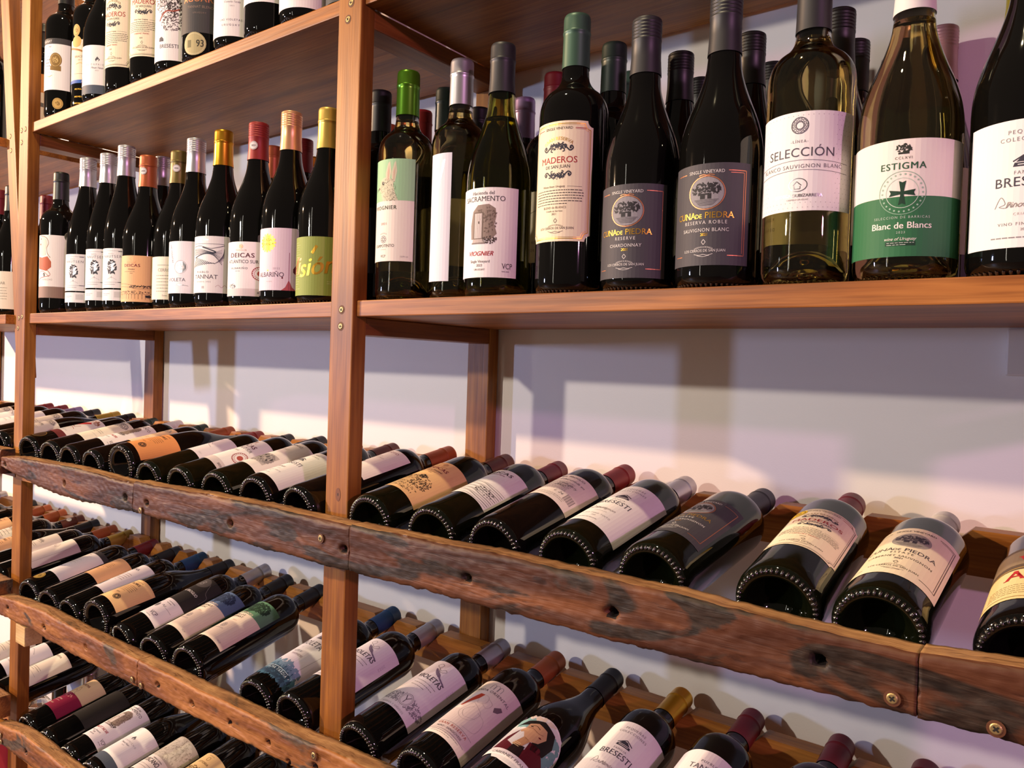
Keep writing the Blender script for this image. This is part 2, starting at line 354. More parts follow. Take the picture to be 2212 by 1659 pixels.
# ------------------------------------------------------------------ label printing
class Print:
    """flat artwork in millimetres: u across, v up from the lower edge"""
    def __init__(s): s.t = []; s.mats = []
    def mi(s, c):
        q = ink(c)
        if q not in s.mats: s.mats.append(q)
        return s.mats.index(q)
    def tri(s, pts, k, lay): s.t.append((pts, k, lay))
    def poly(s, pts, c, lay=1):
        k = s.mi(c)
        for a, b, d in tessellate_polygon([[Vector((u, v, 0)) for u, v in pts]]): s.tri([pts[a], pts[b], pts[d]], k, lay)
    def rect(s, a, b, c, d, col, lay=1):
        k = s.mi(col); s.tri([(a, b), (c, b), (c, d), (a, d)], k, lay)
    def ell(s, u, v, ru, rv, c, lay=1, n=22):
        s.tri([(u + ru * math.cos(2 * PI * i / n), v + rv * math.sin(2 * PI * i / n)) for i in range(n)], s.mi(c), lay)
    def ring(s, u, v, ru, rv, w_, c, lay=2, n=36):
        k = s.mi(c)
        for i in range(n):
            a, b = 2 * PI * i / n, 2 * PI * (i + 1) / n
            P = [(u + (ru - q) * math.cos(t), v + (rv - q) * math.sin(t)) for t, q in ((a, w_), (a, 0), (b, 0), (b, w_))]
            s.tri(P, k, lay)
    def line(s, pts, wd, c, lay=2):
        k = s.mi(c)
        for (a, b), (e, f) in zip(pts, pts[1:]):
            dx, dy = e - a, f - b; q = math.hypot(dx, dy)
            if q < 1e-6: continue
            nx, ny = -dy / q * wd / 2, dx / q * wd / 2
            s.tri([(a - nx, b - ny), (e - nx, f - ny), (e + nx, f + ny), (a + nx, b + ny)], k, lay)
    def curve(s, pts, wd, c, lay=2, n=8):
        P = []
        for i in range(len(pts) - 1):
            p0 = pts[max(i - 1, 0)]; p1 = pts[i]; p2 = pts[i + 1]; p3 = pts[min(i + 2, len(pts) - 1)]
            for j in range(n):
                t = j / n
                P.append(tuple(0.5 * (2 * p1[q] + (p2[q] - p0[q]) * t + (2 * p0[q] - 5 * p1[q] + 4 * p2[q] - p3[q]) * t * t + (3 * p1[q] - p0[q] - 3 * p2[q] + p3[q]) * t ** 3) for q in (0, 1)))
        P.append(pts[-1]); s.line(P, wd, c, lay)
    def small(s, u0, u1, v, n, pitch, c, seed=1, wd=0.35):
        rnd = random.Random(seed)
        for i in range(n):
            u = u0
            end = u1 - (0 if i < n - 1 else (u1 - u0) * 0.3)
            while u < end - 1:
                q = min(end, u + rnd.uniform(1.2, 4.2)); s.line([(u, v - i * pitch), (q, v - i * pitch)], wd, c); u = q + 0.7
    def scatter(s, u, v, ru, rv, n, size, c, seed=1, lay=2, thin=0.5):
        rnd = random.Random(seed); k = s.mi(c)
        for _ in range(n):
            q = math.sqrt(rnd.random()); a = rnd.uniform(0, 2 * PI); cu, cv = u + ru * q * math.cos(a), v + rv * q * math.sin(a)
            z = size * rnd.uniform(0.5, 1.3); ph = rnd.uniform(0, PI)
            s.tri([(cu + z * math.cos(ph + t) * (1 if i % 2 else thin), cv + z * math.sin(ph + t) * (1 if i % 2 else thin)) for i, t in enumerate((0, 1.26, 2.5, 3.77, 5.03))], k, lay)
    def text(s, txt, u, v, cap, c, o='', arc=0.0, lay=3, wide=None, sx=1.0, rot=0.0):
        """o: s serif, b bold, i slanted, L/R anchoring, w wide-set; v is the baseline"""
        tris, width, H = glyphs(txt, 'b' in o, 'i' in o, (1.35 if 'w' in o else 1.0) if wide is None else wide, 's' in o)
        sc = cap / H; k = s.mi(c); off = -width * sc * sx / 2
        if 'L' in o: off = 0
        if 'R' in o: off = -width * sc * sx
        cr, sr = math.cos(rot), math.sin(rot)
        for t in tris:
            P = []
            for (x, y) in t:
                X, Y = x * sc * sx + off, y * sc
                if arc:
                    a = X / arc; X, Y = (arc + Y) * math.sin(a), (arc + Y) * math.cos(a) - arc
                P.append((u + X * cr - Y * sr, v + X * sr + Y * cr))
            s.tri(P, k, lay)
    def build(s, name, R, z0, slab=4.0):
        V = []; Fc = []; mi = []
        def clip(P, lim, keep_less):
            out = []
            for i in range(len(P)):
                a, b = P[i], P[(i + 1) % len(P)]
                ia = (a[0] <= lim) if keep_less else (a[0] >= lim); ib = (b[0] <= lim) if keep_less else (b[0] >= lim)
                if ia: out.append(a)
                if ia != ib:
                    t = (lim - a[0]) / (b[0] - a[0]); out.append((lim, a[1] + (b[1] - a[1]) * t))
            return out
        for P, k, lay in s.t:
            us = [q[0] for q in P]; i0, i1 = math.floor(min(us) / slab), math.floor((max(us) - 1e-9) / slab)
            for i in range(i0, i1 + 1):
                Q = P if i0 == i1 else clip(clip(P, i * slab, False), (i + 1) * slab, True)
                if len(Q) < 3: continue
                b = len(V); rr = R + 0.00028 + 0.00005 * lay
                for (u, v) in Q:
                    a = u / 1000 / R; V.append((rr * math.sin(a), -rr * math.cos(a), z0 + v / 1000))
                Fc.append(tuple(range(b, b + len(Q)))); mi.append(k)
        return mesh(name, V, Fc, s.mats, mi, True)
GC = {}
def glyphs(txt, bold, ital, wide, serif):
    key = (txt, bold, ital, wide, serif)
    if key in GC: return GC[key]
    c = bpy.data.curves.new('lettering', 'FONT'); c.body = txt; c.size = 1; c.resolution_u = 3; c.space_character = wide
    if ital: c.shear = 0.35
    o = bpy.data.objects.new('lettering', c); COL.objects.link(o)
    dg = bpy.context.evaluated_depsgraph_get(); me = bpy.data.meshes.new_from_object(o.evaluated_get(dg))
    me.calc_loop_triangles()
    T = [[(me.vertices[i].co.x, me.vertices[i].co.y) for i in t.vertices] for t in me.loop_triangles]
    H = GC.get('H')
    if H is None and txt != 'H': H = glyphs('H', False, False, 1.0, False)[2]
    if txt == 'H' and H is None: H = max(v.co.y for v in me.vertices); GC['H'] = H
    if serif:
        up = txt.upper() == txt
        for e in me.edges:
            a, b = me.vertices[e.vertices[0]].co, me.vertices[e.vertices[1]].co
            if abs(a.y - b.y) > 1e-3: continue
            ln = abs(a.x - b.x)
            if ln < 0.03 or ln > 0.16: continue
            x0, x1 = min(a.x, b.x) - 0.042, max(a.x, b.x) + 0.042; d = 0
            if abs(a.y + d) < 0.012: T.append([(x0, -d), (x1, -d), (x1, 0.035 - d), (x0, 0.035 - d)])
            elif abs(a.y - H - d) < 0.012: T.append([(x0, H + d - 0.035), (x1, H + d - 0.035), (x1, H + d), (x0, H + d)])
    if bold: T = T + [[(x + 0.035, y) for x, y in t] for t in T] + [[(x + 0.0175, y + 0.008) for x, y in t] for t in T]
    xs = [p[0] for t in T for p in t] or [0, 1]
    x0 = min(xs); T = [[(x - x0, y) for x, y in t] for t in T]
    GC[key] = (T, max(xs) - x0, H)
    bpy.data.objects.remove(o); bpy.data.curves.remove(c); bpy.data.meshes.remove(me)
    return GC[key]
# ------------------------------------------------------------------ label artwork, one function per printed design
INK = '2b2724'; GRY = '8a8488'; LGR = 'b9b2b4'; RED = 'a8282c'; WHT = 'efe9e8'; CRM = 'efdfc2'; PEACH = 'e8b483'
def paper(P, w, h, c): P.rect(-w / 2, 0, w / 2, h, c, 0)
def notched(w, h, r, ins=0.0, n=5):
    w2, pts = w / 2 - ins, []
    for sx, sy, a0 in ((-1, 0, 0), (1, 0, 90), (1, 1, 180), (-1, 1, 270)):
        cx, cy = sx * w2, (h - ins if sy else ins)
        A = [a0 + 90 - 90 * i / n for i in range(n + 1)]
        pts += [(cx + r * math.cos(math.radians(a)), cy + r * math.sin(math.radians(a))) for a in A]
    return pts
def outline(P, pts, wd, c, lay=1): P.line(pts + [pts[0]], wd, c, lay)
def scroll(P, u, v, s, c, flip=1):
    for d in (-1, 1):
        P.curve([(u, v), (u + d * 4 * s, v + flip * 3 * s), (u + d * 8 * s, v + flip * 0.5 * s), (u + d * 12 * s, v - flip * 3 * s), (u + d * 15 * s, v - flip * 1 * s), (u + d * 13.4 * s, v + flip * 1.4 * s), (u + d * 12 * s, v)], 1.3 * s, c)
        P.curve([(u + d * 2 * s, v - flip * 2 * s), (u + d * 5 * s, v - flip * 0.5 * s), (u + d * 7 * s, v - flip * 3.2 * s), (u + d * 5 * s, v - flip * 4 * s)], 1.0 * s, c)
        P.scatter(u + d * 5 * s, v + flip * 1 * s, 4.5 * s, 3.2 * s, 26, 1.1 * s, c, 5 + d)
        P.ell(u + d * 12.6 * s, v - flip * 0.6 * s, 1.1 * s, 1.1 * s, c, 2, 10)
    P.scatter(u, v + flip * 1.5 * s, 2.4 * s, 4 * s, 24, 1.0 * s, c, 9)
def diamond(P, u, v, s, c): P.line([(u, v + s), (u + s * .8, v), (u, v - s), (u - s * .8, v), (u, v + s)], 0.5, c)
def bodega(P, v, c, city=True):
    diamond(P, 0, v + 9, 2.4, c); P.text('VIÑEDOS & BODEGA', 0, v + 3.8, 1.3, c, 's', arc=22)
    P.text('LOS CERROS DE SAN JUAN', 0, v, 2.3, c, 's')
    P.curve([(-9, v - 2), (-4, v - 3.2), (0, v - 2.4), (4, v - 3.2), (9, v - 2)], 0.4, c); P.curve([(-6, v - 3.4), (0, v - 4.4), (6, v - 3.4)], 0.35, c)
def maderos(P, gold=True, medal=False):
    P.poly(notched(78, 128, 6.5), CRM, 0)
    g = 'gold' if gold else '6a5f50'
    outline(P, notched(78, 128, 6.5, 3), 0.9, g); outline(P, notched(78, 128, 6.5, 4.6), 0.35, g)
    P.text('SINGLE VINEYARD', 0, 119, 2.7, INK, 's'); P.line([(-30, 120.4), (-19, 120.4)], 0.6, RED); P.line([(19, 120.4), (31, 120.4)], 0.6, RED); P.line([(19, 119.2), (31, 119.2)], 0.3, RED)
    P.text('GRAN RESERVA', 0, 108, 3.4, 'gold' if gold else '8a6f3e', 's', arc=26)
    scroll(P, 0, 100, 1.15, '33333f', 1)
    P.text('MADEROS', 0, 83.5, 6.6 if gold else 7.6, RED, 's'); P.text('DE SAN JUAN', 0, 78, 3.3, '33333f', 's')
    scroll(P, 0, 71, 1.05, '33333f', -1)
    P.text('Wines from Uruguay', -4, 57.5, 2.2, INK); P.line([(12, 58.3), (28, 58.3)], 0.3, INK)
    P.small(-29, 30, 54.5, 6, 2.9, '3d3833', 4, 0.8)
    P.text('BLEND de BLANCS' if gold else 'CABERNET FRANC', -2, 35, 2.3, '6a5a50' if gold else RED, 's'); 
    if gold: P.text('Criado en barricas', -2, 31.5, 1.8, INK)
    P.text('2021' if gold else '2020', -2, 28.2, 2.0, INK)
    bodega(P, 13, '4a423c')
    P.small(34, 35, 100, 24, 3.2, GRY, 3, 0.7)
    if medal: P.ell(-27, 117, 11, 11, 'e8c02c', 4); P.ring(-27, 117, 9, 9, 0.8, '6a4c08', 5); P.text('90', -26, 114.5, 5, '6a4c08', 'b', lay=6)
def scene_oval(P, u, v, ru, rv, edge, base, ink_, lay=2):
    P.ell(u, v, ru, rv, base, lay, 30)
    P.scatter(u - ru * .15, v + rv * .2, ru * .72, rv * .42, 90, ru * .1, ink_, 2, lay + 1)
    P.scatter(u + ru * .45, v + rv * .25, ru * .35, rv * .4, 50, ru * .09, ink_, 3, lay + 1)
    P.rect(u - ru * .35, v - rv * .4, u + ru * .3, v - rv * .05, ink_, lay + 1); P.rect(u - ru * .05, v - rv * .4, u + ru * .08, v - rv * .15, base, lay + 2)
    for i in range(6): P.line([(u - ru * .7 + i, v - rv * (.45 + .07 * i)), (u + ru * .7 - i, v - rv * (.45 + .07 * i))], 0.4, ink_, lay + 1)
    if edge:
        P.ring(u, v, ru + 1.3, rv + 1.3, 0.9, edge, lay)
        for d in (-1, 1): P.line([(u + d * ru * .45, v + rv + 1.4), (u + d * ru * .2, v + rv + 2.4), (u, v + rv + 1.6)], 0.7, edge, lay)
def cuna(P, kind='RESERVE', grape='CHARDONNAY', dark=True):
    paper(P, 86, 94, '47444a' if dark else CRM)
    c = 'd8d2d0' if dark else '4a4038'; g = 'copper' if dark else '5b5145'; tt = 'gold' if dark else '3c3742'
    P.text('SINGLE VINEYARD', 0, 85, 2.9, c, 's'); P.line([(-34, 86), (-21, 86)], 0.7, g); P.line([(21, 87), (38, 87), (38, 9), (22, 9)], 0.7, g); P.line([(-34, 9), (-24, 9)], 0.7, g)
    if kind != 'RESERVE': P.line([(23, 85), (36, 85), (36, 11)], 0.5, g)
    scene_oval(P, 1, 67, 16.5, 14.5, 'copper' if dark else None, '8b878d' if dark else '9f9690', '2a272c' if dark else '3c3742')
    P.text('CUNA', -20, 43.5, 5.6, tt, 's'); P.text('DE', -5.5, 43.5, 3.8, tt, 's'); P.text('PIEDRA', 14, 43.5, 5.6, tt, 's')
    P.text(kind, 0, 38.2, 3.1, c, 'sw')
    P.text(grape, 0, 31.2, 3.1, c, 'sw', wide=1.12); P.text('2021', 0, 27.2, 2.5, tt, 'b')
    bodega(P, 12.5, c)
    P.small(34, 35, 80, 20, 3.0, '77727a' if dark else GRY, 3, 0.6)
def seleccion(P):
    paper(P, 106, 86, WHT)
    for j in range(20):
        for i in range(24):
            u, v = -50 + i * 4.2 + (j % 2) * 2.1, 3 + j * 4.2
            if not (abs(u) < 30 and 8 < v < 80): P.ell(u, v, 0.4, 0.4, LGR, 1, 6)
    for k in range(8):
        a = k * PI / 8; P.ring(2 * math.cos(a * 2), 74 + 2 * math.sin(a * 2), 5.2, 5.2, 0.35, '55525c', 2, 24)
    P.ring(0, 74, 7.4, 7.4, 0.4, '55525c')
    P.text('-LÍNEA-', 0, 59, 2.3, '77727a', 'sw'); P.text('SELECCIÓN', 0, 47, 7.6, '4f4b55', '', wide=1.05)
    P.curve([(-44, 41), (0, 44), (44, 41)], 0.45, '77727a'); P.text('BLANCO SAUVIGNON BLANC', 0, 37, 3.3, '77727a', 'w', wide=1.2); P.curve([(-44, 32.5), (0, 35.5), (44, 32.5)], 0.45, '77727a')
    P.ring(0, 22.5, 8, 6, 0.7, 'silver'); P.line([(-4, 22), (-1, 25.5), (3, 22)], 0.7, 'silver'); P.line([(-3, 21.5), (-3, 19), (2, 19), (2, 21.5)], 0.6, 'silver')
    P.text('BODEGA DUBIZARRETA', 0, 12, 2.6, 'silver', 'b'); P.text('CARMELO URUGUAY', 0, 9, 1.3, GRY)
def estigma(P, pink=False):
    if pink:
        paper(P, 84, 94, 'd8bb94'); P.rect(-42, 0, 42, 47, '85183c', 1)
        P.text('ESTIGMA', -3, 72, 5, '6a1a28', 'b'); P.curve([(-20, 47), (-12, 52), (-8, 62), (-2, 66), (4, 58), (2, 50), (8, 47)], 0.6, '7a4a3a'); P.curve([(-14, 47), (-6, 58), (0, 54)], 0.6, '7a4a3a')
        P.scatter(-6, 40, 18, 6, 30, 1.4, 'c79a8a', 3); P.text('Tinto Joven', -8, 24, 3.6, 'e6c7b4', 'i'); P.line([(-20, 20), (4, 20)], 0.4, 'e6c7b4'); P.text('wine of Uruguay', -12, 10, 2.6, 'e6c7b4', 'i'); return
    paper(P, 112, 94, 'eadfd8'); P.rect(-56, 0, 56, 48, '2f6b45', 1)
    P.scatter(0, 86.5, 5.2, 4, 30, 1.6, '33352f', 3); P.rect(-4, 82, 4, 83.6, '33352f', 2); P.text('CCLXVI', 0, 78, 2.0, '4a4b45', 'w')
    P.text('ESTIGMA', 0, 70, 5.2, '2f5b40', 'b', wide=1.15)
    P.ring(0, 51, 17.5, 17.5, 0.5, '8fae9a'); P.ring(0, 51, 12.2, 12.2, 0.5, 'b9c9bd'); 
    for k in range(26): a = 2 * PI * k / 26; P.ell(15 * math.cos(a), 51 + 15 * math.sin(a), 0.8, 0.8, '9db8a6', 2, 6)
    for k in range(4):
        a = k * PI / 2; c, q = math.cos(a), math.sin(a)
        P.poly([(u * c - v * q, 51 + u * q + v * c) for u, v in ((1.2, 1.2), (2.6, 9.6), (0, 8.4), (-2.6, 9.6), (-1.2, 1.2))], '1d3b2c', 3)
    P.ell(0, 51, 1.9, 1.9, '1d3b2c', 3)
    P.text('SELECCION DE BARRICAS', 0, 30.5, 1.9, 'b9c9bd', 'w'); P.text('Blanc de Blancs', 0, 22.5, 5.0, 'efe9e0', 'b'); P.text('2023', 0, 18.4, 1.8, 'b9c9bd', 'w')
    P.text('wine of Uruguay', 0, 13, 2.4, 'efe9e0', 'i'); P.rect(-11, 8.6, 11, 12, '1d3b2c', 2); P.small(-10, 10, 11, 2, 1.6, 'c9d6cc', 3, .4)
def bresesti(P, style='tall', grape='Pinot Noir'):
    paper(P, 92, 95, WHT)
    k = '3c3a46'
    P.text('PEQUEÑAS', 0, 84.5, 2.9, GRY, 'sw'); P.text('COLECCIONES', 0, 79, 2.9, GRY, 'sw')
    P.poly([(-9, 60), (9, 60), (8, 63), (-8, 63)], k); P.poly([(-7, 63.5), (7, 63.5), (2, 67.5), (-3, 68)], k); P.line([(-9, 64), (0, 69.5), (9, 65)], 1.0, k); P.line([(-6, 61.5), (6, 61.5)], 0.6, WHT, 3)
    P.text('FAMILIA', 0, 54.5, 2.4, GRY, 'sw'); P.text('BRESESTI', 0, 45.5, 6.8, k, 's', wide=1.06)
    P.curve([(-20, 30), (-16, 38), (-13, 33), (-17, 31), (-12, 30), (-10, 33), (-9, 30), (-6, 33), (-4, 30), (0, 33), (3, 30)], 0.5, GRY); P.text(grape, 1, 30, 4.2, '9a9088', 'i')
    P.text('CRIANZA', 0, 24, 1.9, LGR, 'w'); P.text('VINO FINO TINTO', 0, 16.5, 2.2, GRY, 'w'); P.text('2022', 0, 12.5, 1.8, GRY); P.small(-22, 22, 7.5, 1, 2, GRY, 5, 0.9)
def rabbit(P):
    paper(P, 82, 130, 'e9ddd2'); P.rect(-41, 77, 41, 130, '9cc49a', 1)
    f = 'c9c2a8'; k = '5c5a48'
    for u0, u1 in ((3, 9), (12, 17)): P.poly([(u0 - 1, 100), (u0 - 2, 112), (u0 + 2, 125), (u1 - 1, 127), (u1 + 1, 114), (u1 - 2, 100)], f, 2); P.poly([(u0 + 1, 103), (u0 + 1, 113), (u0 + 3.5, 122), (u1 - 2, 113), (u1 - 3, 103)], 'c8a592', 3)
    P.ell(2, 98, 11.5, 9, f, 2); P.ell(-5, 94, 6.5, 5.5, f, 2); P.poly([(-8, 90), (-3, 77), (20, 77), (16, 86), (12, 100)], f, 2)
    P.ell(-3, 99.5, 2.3, 2.2, '2f2b22', 4); P.ell(-2.4, 100.1, .6, .6, 'efe9e0', 5); P.ell(-11, 94, 1.3, 1.1, '6a5346', 4)
    P.scatter(4, 94, 13, 13, 150, 1.0, k, 3, 3, .2); P.scatter(10, 82, 9, 6, 60, 1.0, k, 5, 3, .2)
    for d in (-1, 0, 1): P.line([(-10, 93), (-20, 92 + 2 * d)], 0.3, k, 4)
    P.text('VIOGNIER', 0, 66, 4.8, '33402f', 'b', wide=1.2); P.text('2021', 0, 46.5, 2.8, RED, 'w')
    P.text('BODEGA', 0, 35, 1.5, GRY, 'w', arc=12)
    for k2 in range(8): a = k2 * PI / 4; P.ring(3.2 * math.cos(a), 28 + 3.2 * math.sin(a), 1.9, 1.9, .45, '77727a', 2, 12)
    P.text('CAMPOTINTO', 0, 18, 3.5, '44403c', 's'); P.text('CARMELO', 0, 14.6, 1.1, GRY, 'w'); P.text('VCP', 0, 5, 3.2, '55504c', 's'); P.text('12,5% vol.', 30, 5, 1.8, GRY)
def veelabel(P):
    paper(P, 34, 159, 'dedbe6')
    P.poly([(-10, 148), (-6.5, 148), (-1.5, 126), (5, 150), (8.5, 151), (0, 116), (-3, 116)], 'silver', 2)
def hacienda(P, red=False):
    paper(P, 86, 103, 'f0e8e8')
    P.text('Hacienda del', 0, 95, 3.8, '44403f', 's'); P.text('SACRAMENTO', 0, 87.5, 5.6, '44403f', 's')
    P.poly([(-15, 44), (-16, 60), (-13, 76), (-6, 83), (8, 84), (16, 79), (17, 70), (15, 60), (18, 50), (12, 44)], '8f7d74', 2)
    P.scatter(4, 66, 14, 16, 90, 1.6, '6b5a52', 4, 3, .5); P.rect(-11.5, 44, 1.5, 75, '6b5a52', 3); P.rect(-10, 45, 0, 73.5, 'cfc2c0', 4)
    for i in range(4): P.line([(-8 + i * 2.3, 45), (-8 + i * 2.3, 73)], 0.35, '7d6d68', 5)
    P.ell(-4, 63, .9, 1.7, '44352f', 6, 10); P.poly([(-13, 40), (4, 40), (3, 44), (-12, 44)], 'b8aaa6', 4); P.rect(-14, 38.5, 5, 40, '7d6d68', 4); P.scatter(10, 43, 9, 4, 60, 1.3, '4a3e3a', 6, 4)
    P.text('PINOT NOIR' if red else 'VIOGNIER', -1, 25, 5.0, RED, 'bi'); P.text('Single Vineyard', -2, 17, 2.9, INK, 's'); P.text('2022' if red else '2023', -2, 12.5, 2.7, INK); P.text('URUGUAY', -2, 8, 2.1, INK, 's')
    P.text('VCP', 31, 10, 6.2, '3a3734', 's', sx=.75); P.small(25, 39, 7, 1, 2, GRY, 2, .8)
def deicas(P, c=PEACH, art='arcade', grape=''):
    paper(P, 88, 100, c)
    P.ring(0, 92, 3.4, 3.8, 0.8, 'copper'); P.line([(0, 88.5), (0, 95.5)], 0.7, 'copper'); P.line([(-3, 92), (3, 92)], 0.7, 'copper'); P.text('FAMILIA', 0, 84, 2.6, 'copper', 'w')
    P.text('DEICAS', 0, 75.5, 6.2, '7a2030', 'b', wide=1.12); P.text(grape or 'Single Vineyard', 0, 69, 3.0, INK, 'i'); P.small(-16, 16, 65, 1, 2, '5a4438', 3, .7); P.text('2018', 0, 60.5, 1.9, INK)
    if art == 'arcade':
        for i in range(12):
            u = -34 + i * 6; P.line([(u, 6), (u, 15)], .5, INK); P.curve([(u, 15), (u + 3, 18), (u + 6, 15)], .5, INK, 2, 4)
        P.scatter(0, 21, 34, 3, 90, 1.4, INK, 3, 2, .3)
        for v in (30, 36): P.curve([(-40, v + 4), (-10, v + 2), (14, v - 2), (40, v + 1)], .5, INK)
        P.scatter(16, 33, 20, 3, 60, 1.8, INK, 4, 2, .3); P.ell(30, 12, 5, 3, INK, 2, 12)
    if art == 'road':
        P.scatter(-2, 40, 30, 8, 150, 1.6, '4a3a2a', 3, 2, .3); P.scatter(14, 30, 14, 10, 120, 1.5, '4a3a2a', 4, 2, .4); P.scatter(4, 47, 6, 5, 60, 1.4, INK, 7, 2, .5)
        for v in (8, 15, 22): P.scatter(10 - v * .3, v, 18, 2.4, 50, 1.4, '4a3a2a', v, 2, .25)
        P.text('URUGUAY', -22, 5, 2, '7a2030')
def deicas_white(P):
    paper(P, 88, 100, WHT); P.text('DEICAS', 0, 84, 7.4, INK, 'b', wide=1.15); P.text('TANNAT 2019-', 0, 78, 2.7, '7a2030', 'b'); P.line([(-24, 66), (-20, 66)], .4, GRY)
    for i in range(11):
        v = 4 + i * 4.2; P.curve([(-40, v + 6), (-18, v + 3.5 + (i % 3)), (4, v + (i % 2) * 2), (22, v - 2.5), (40, v + 1)], 0.5 + .35 * (i % 2), INK)
    P.scatter(20, 26, 14, 9, 50, 2.4, INK, 4, 2, .18)
def atlantico(P):
    paper(P, 88, 100, WHT); P.ring(0, 91, 3.4, 3.8, .9, 'copper'); P.ell(0, 91, 1.6, 2, 'copper'); P.text('FAMILIA', 0, 83, 2.7, 'copper', 'w')
    P.text('DEICAS', 0, 71, 8.0, '5a2430', 'b', wide=1.12); P.text('ATLÁNTICO SUR', 0, 60.5, 6.0, '44404a', '', sx=.8); P.text('ALBARIÑO', -4, 49.5, 3.4, '44404a', 'w'); P.small(-10, 4, 46, 1, 2, GRY, 2, .7)
    for q, w_ in ((13, 1.0), (9.2, .5)): P.ring(30, 42, q, q, w_, 'a84a44')
    P.ell(30, 42, 5, 5, 'b2554c'); 
    for k in range(22): a = 2 * PI * k / 22; P.rect(30 + 11.2 * math.cos(a) - .7, 42 + 11.2 * math.sin(a) - .7, 30 + 11.2 * math.cos(a) + .7, 42 + 11.2 * math.sin(a) + .7, '9a3a3a')
    P.rect(-44, 0, 44, 14, 'd5c8c8', 1); P.text('2023', 30, 5, 3.4, '3a2a30', 'b'); P.scatter(-16, 18, 7, 5, 40, 1.6, '55505a', 3, 2, .25)
def landscape(P):
    paper(P, 92, 92, WHT); k = '3a3d4a'; P.text('BODEGA', -2, 85, 1.8, 'silver', 'w')
    P.line([(-26, 80), (25, 79)], .6, k)
    P.curve([(-26, 75), (-10, 76), (8, 72), (25, 77)], .8, k)
    for i in range(9): P.curve([(-26, 72 - i * 1.4), (-8, 71 - i), (10, 66 - i * .6), (22, 70 - i * 3)], .35 + .15 * (i % 3), k)
    P.curve([(-6, 74), (14, 66), (-4, 63), (-22, 57)], 1.8, k)
    for i in range(13): P.line([(-28 + i * 3.2, 41 + i * .6), (-18 + i * 2.6, 58 - i * .9)], 1.1, k)
    for i in range(8): P.line([(12 + i * 1.6, 47 + i * .7), (25, 58 + i * 2)], .35, k)
    P.text('PUEBLO', -6, 32, 3.2, '5c545c', 'sw'); P.text('TANNAT', -2, 23, 6.4, '55505a', 's'); P.text('RESERVA 2022', -4, 17, 2.0, GRY, 'w'); P.rect(-6, 7, -2, 11, LGR); P.curve([(14, 10), (18, 13), (22, 9), (26, 13), (30, 9)], .5, 'c9a8a8')
def casagrande(P):
    paper(P, 92, 92, 'e6cfdc')
    P.ell(-8, 70, 11, 11.5, 'gold', 2)
    for k in range(16): a = 2 * PI * k / 16; P.ell(-8 + 11.6 * math.cos(a), 70 + 12.4 * math.sin(a), 1.6, 1.6, 'gold', 2, 8)
    P.text('CASA', -8, 72.5, 4.2, '8a6414', 's'); P.text('GRANDE', -8, 66.5, 3.6, '8a6414', 's')
    P.line([(22, 0), (22, 56)], .5, '8f4a52'); P.poly([(13, 0), (31, 0), (26, 5), (22.6, 14), (21.4, 14), (18, 5)], 'b8565e'); P.line([(34, 34), (34, 90)], .7, '6a2a38'); P.poly([(34, 50), (36, 40), (41, 32), (41, 26), (36, 23), (31, 23), (27, 27), (27, 32), (32, 40)], '702c3c')
    P.poly([(46, 80), (44, 66), (36, 58), (34, 52), (38, 46), (46, 45)], '4b4a48', 3); P.poly([(-46, 60), (-43, 52), (-43, 47), (-46, 42)], '4b4a48', 3)
    P.text('ALBARIÑO', -4, 20, 6.6, '5a4a5a', 's', sx=.85); P.text('2022', 6, 31, 2.6, 'b09aa8', 'w'); P.ell(14, 18.5, 1, 1.6, '702c3c'); P.small(-8, 4, 13, 1, 2, LGR, 3, .8); P.poly([(-8, 29), (-5, 28), (-6, 31)], 'gold')
def vision(P):
    paper(P, 90, 84, '8c9a48')
    for i in range(20):
        if not 7 < i < 12: P.small(-40, -26 + (i * 7 % 9), 76 - i * 3.5, 1, 2, 'b9c08a', i, .7)
    P.text('Vi', -33, 30, 24, 'copper', 'bi', rot=.12); P.text('sión', 3, 30, 25, 'gold', 'bi', rot=.14, sx=.92); P.line([(-4, 60), (3, 71)], 4.2, 'gold')
    P.small(18, 34, 20, 2, 3, 'b9c08a', 4, .8)
def nautsen(P):
    paper(P, 60, 76, 'e9e4e4'); k = '55525a'
    P.line([(-22, 71), (22, 71), (22, 11), (-22, 11)], .5, GRY); P.line([(20, 70), (12, 70)], 1.4, 'silver'); P.line([(22, 11), (12, 11)], 1.4, 'silver')
    P.text('NAUTSEN', 0, 58, 4.8, '77737a', 'sw'); P.text('BODEGA', -2, 65, 1.6, GRY, 'w')
    P.scatter(0, 40, 9, 14, 90, 2.6, '35353d', 5, 2, .5); P.scatter(2, 42, 7, 10, 26, 2.2, 'silver', 8, 3, .5); diamond(P, 0, 21, 1.5, GRY); P.curve([(-10, 16), (0, 20), (10, 16)], .35, GRY); P.small(-18, 18, 7, 1, 2, GRY, 6, .8)
    P.rect(-30, -24, 30, -3, 'e9e4e4', 0); P.small(-22, -2, -11, 2, 3, GRY, 7, .8); P.rect(6, -18, 20, -7, 'cfcaca', 1)
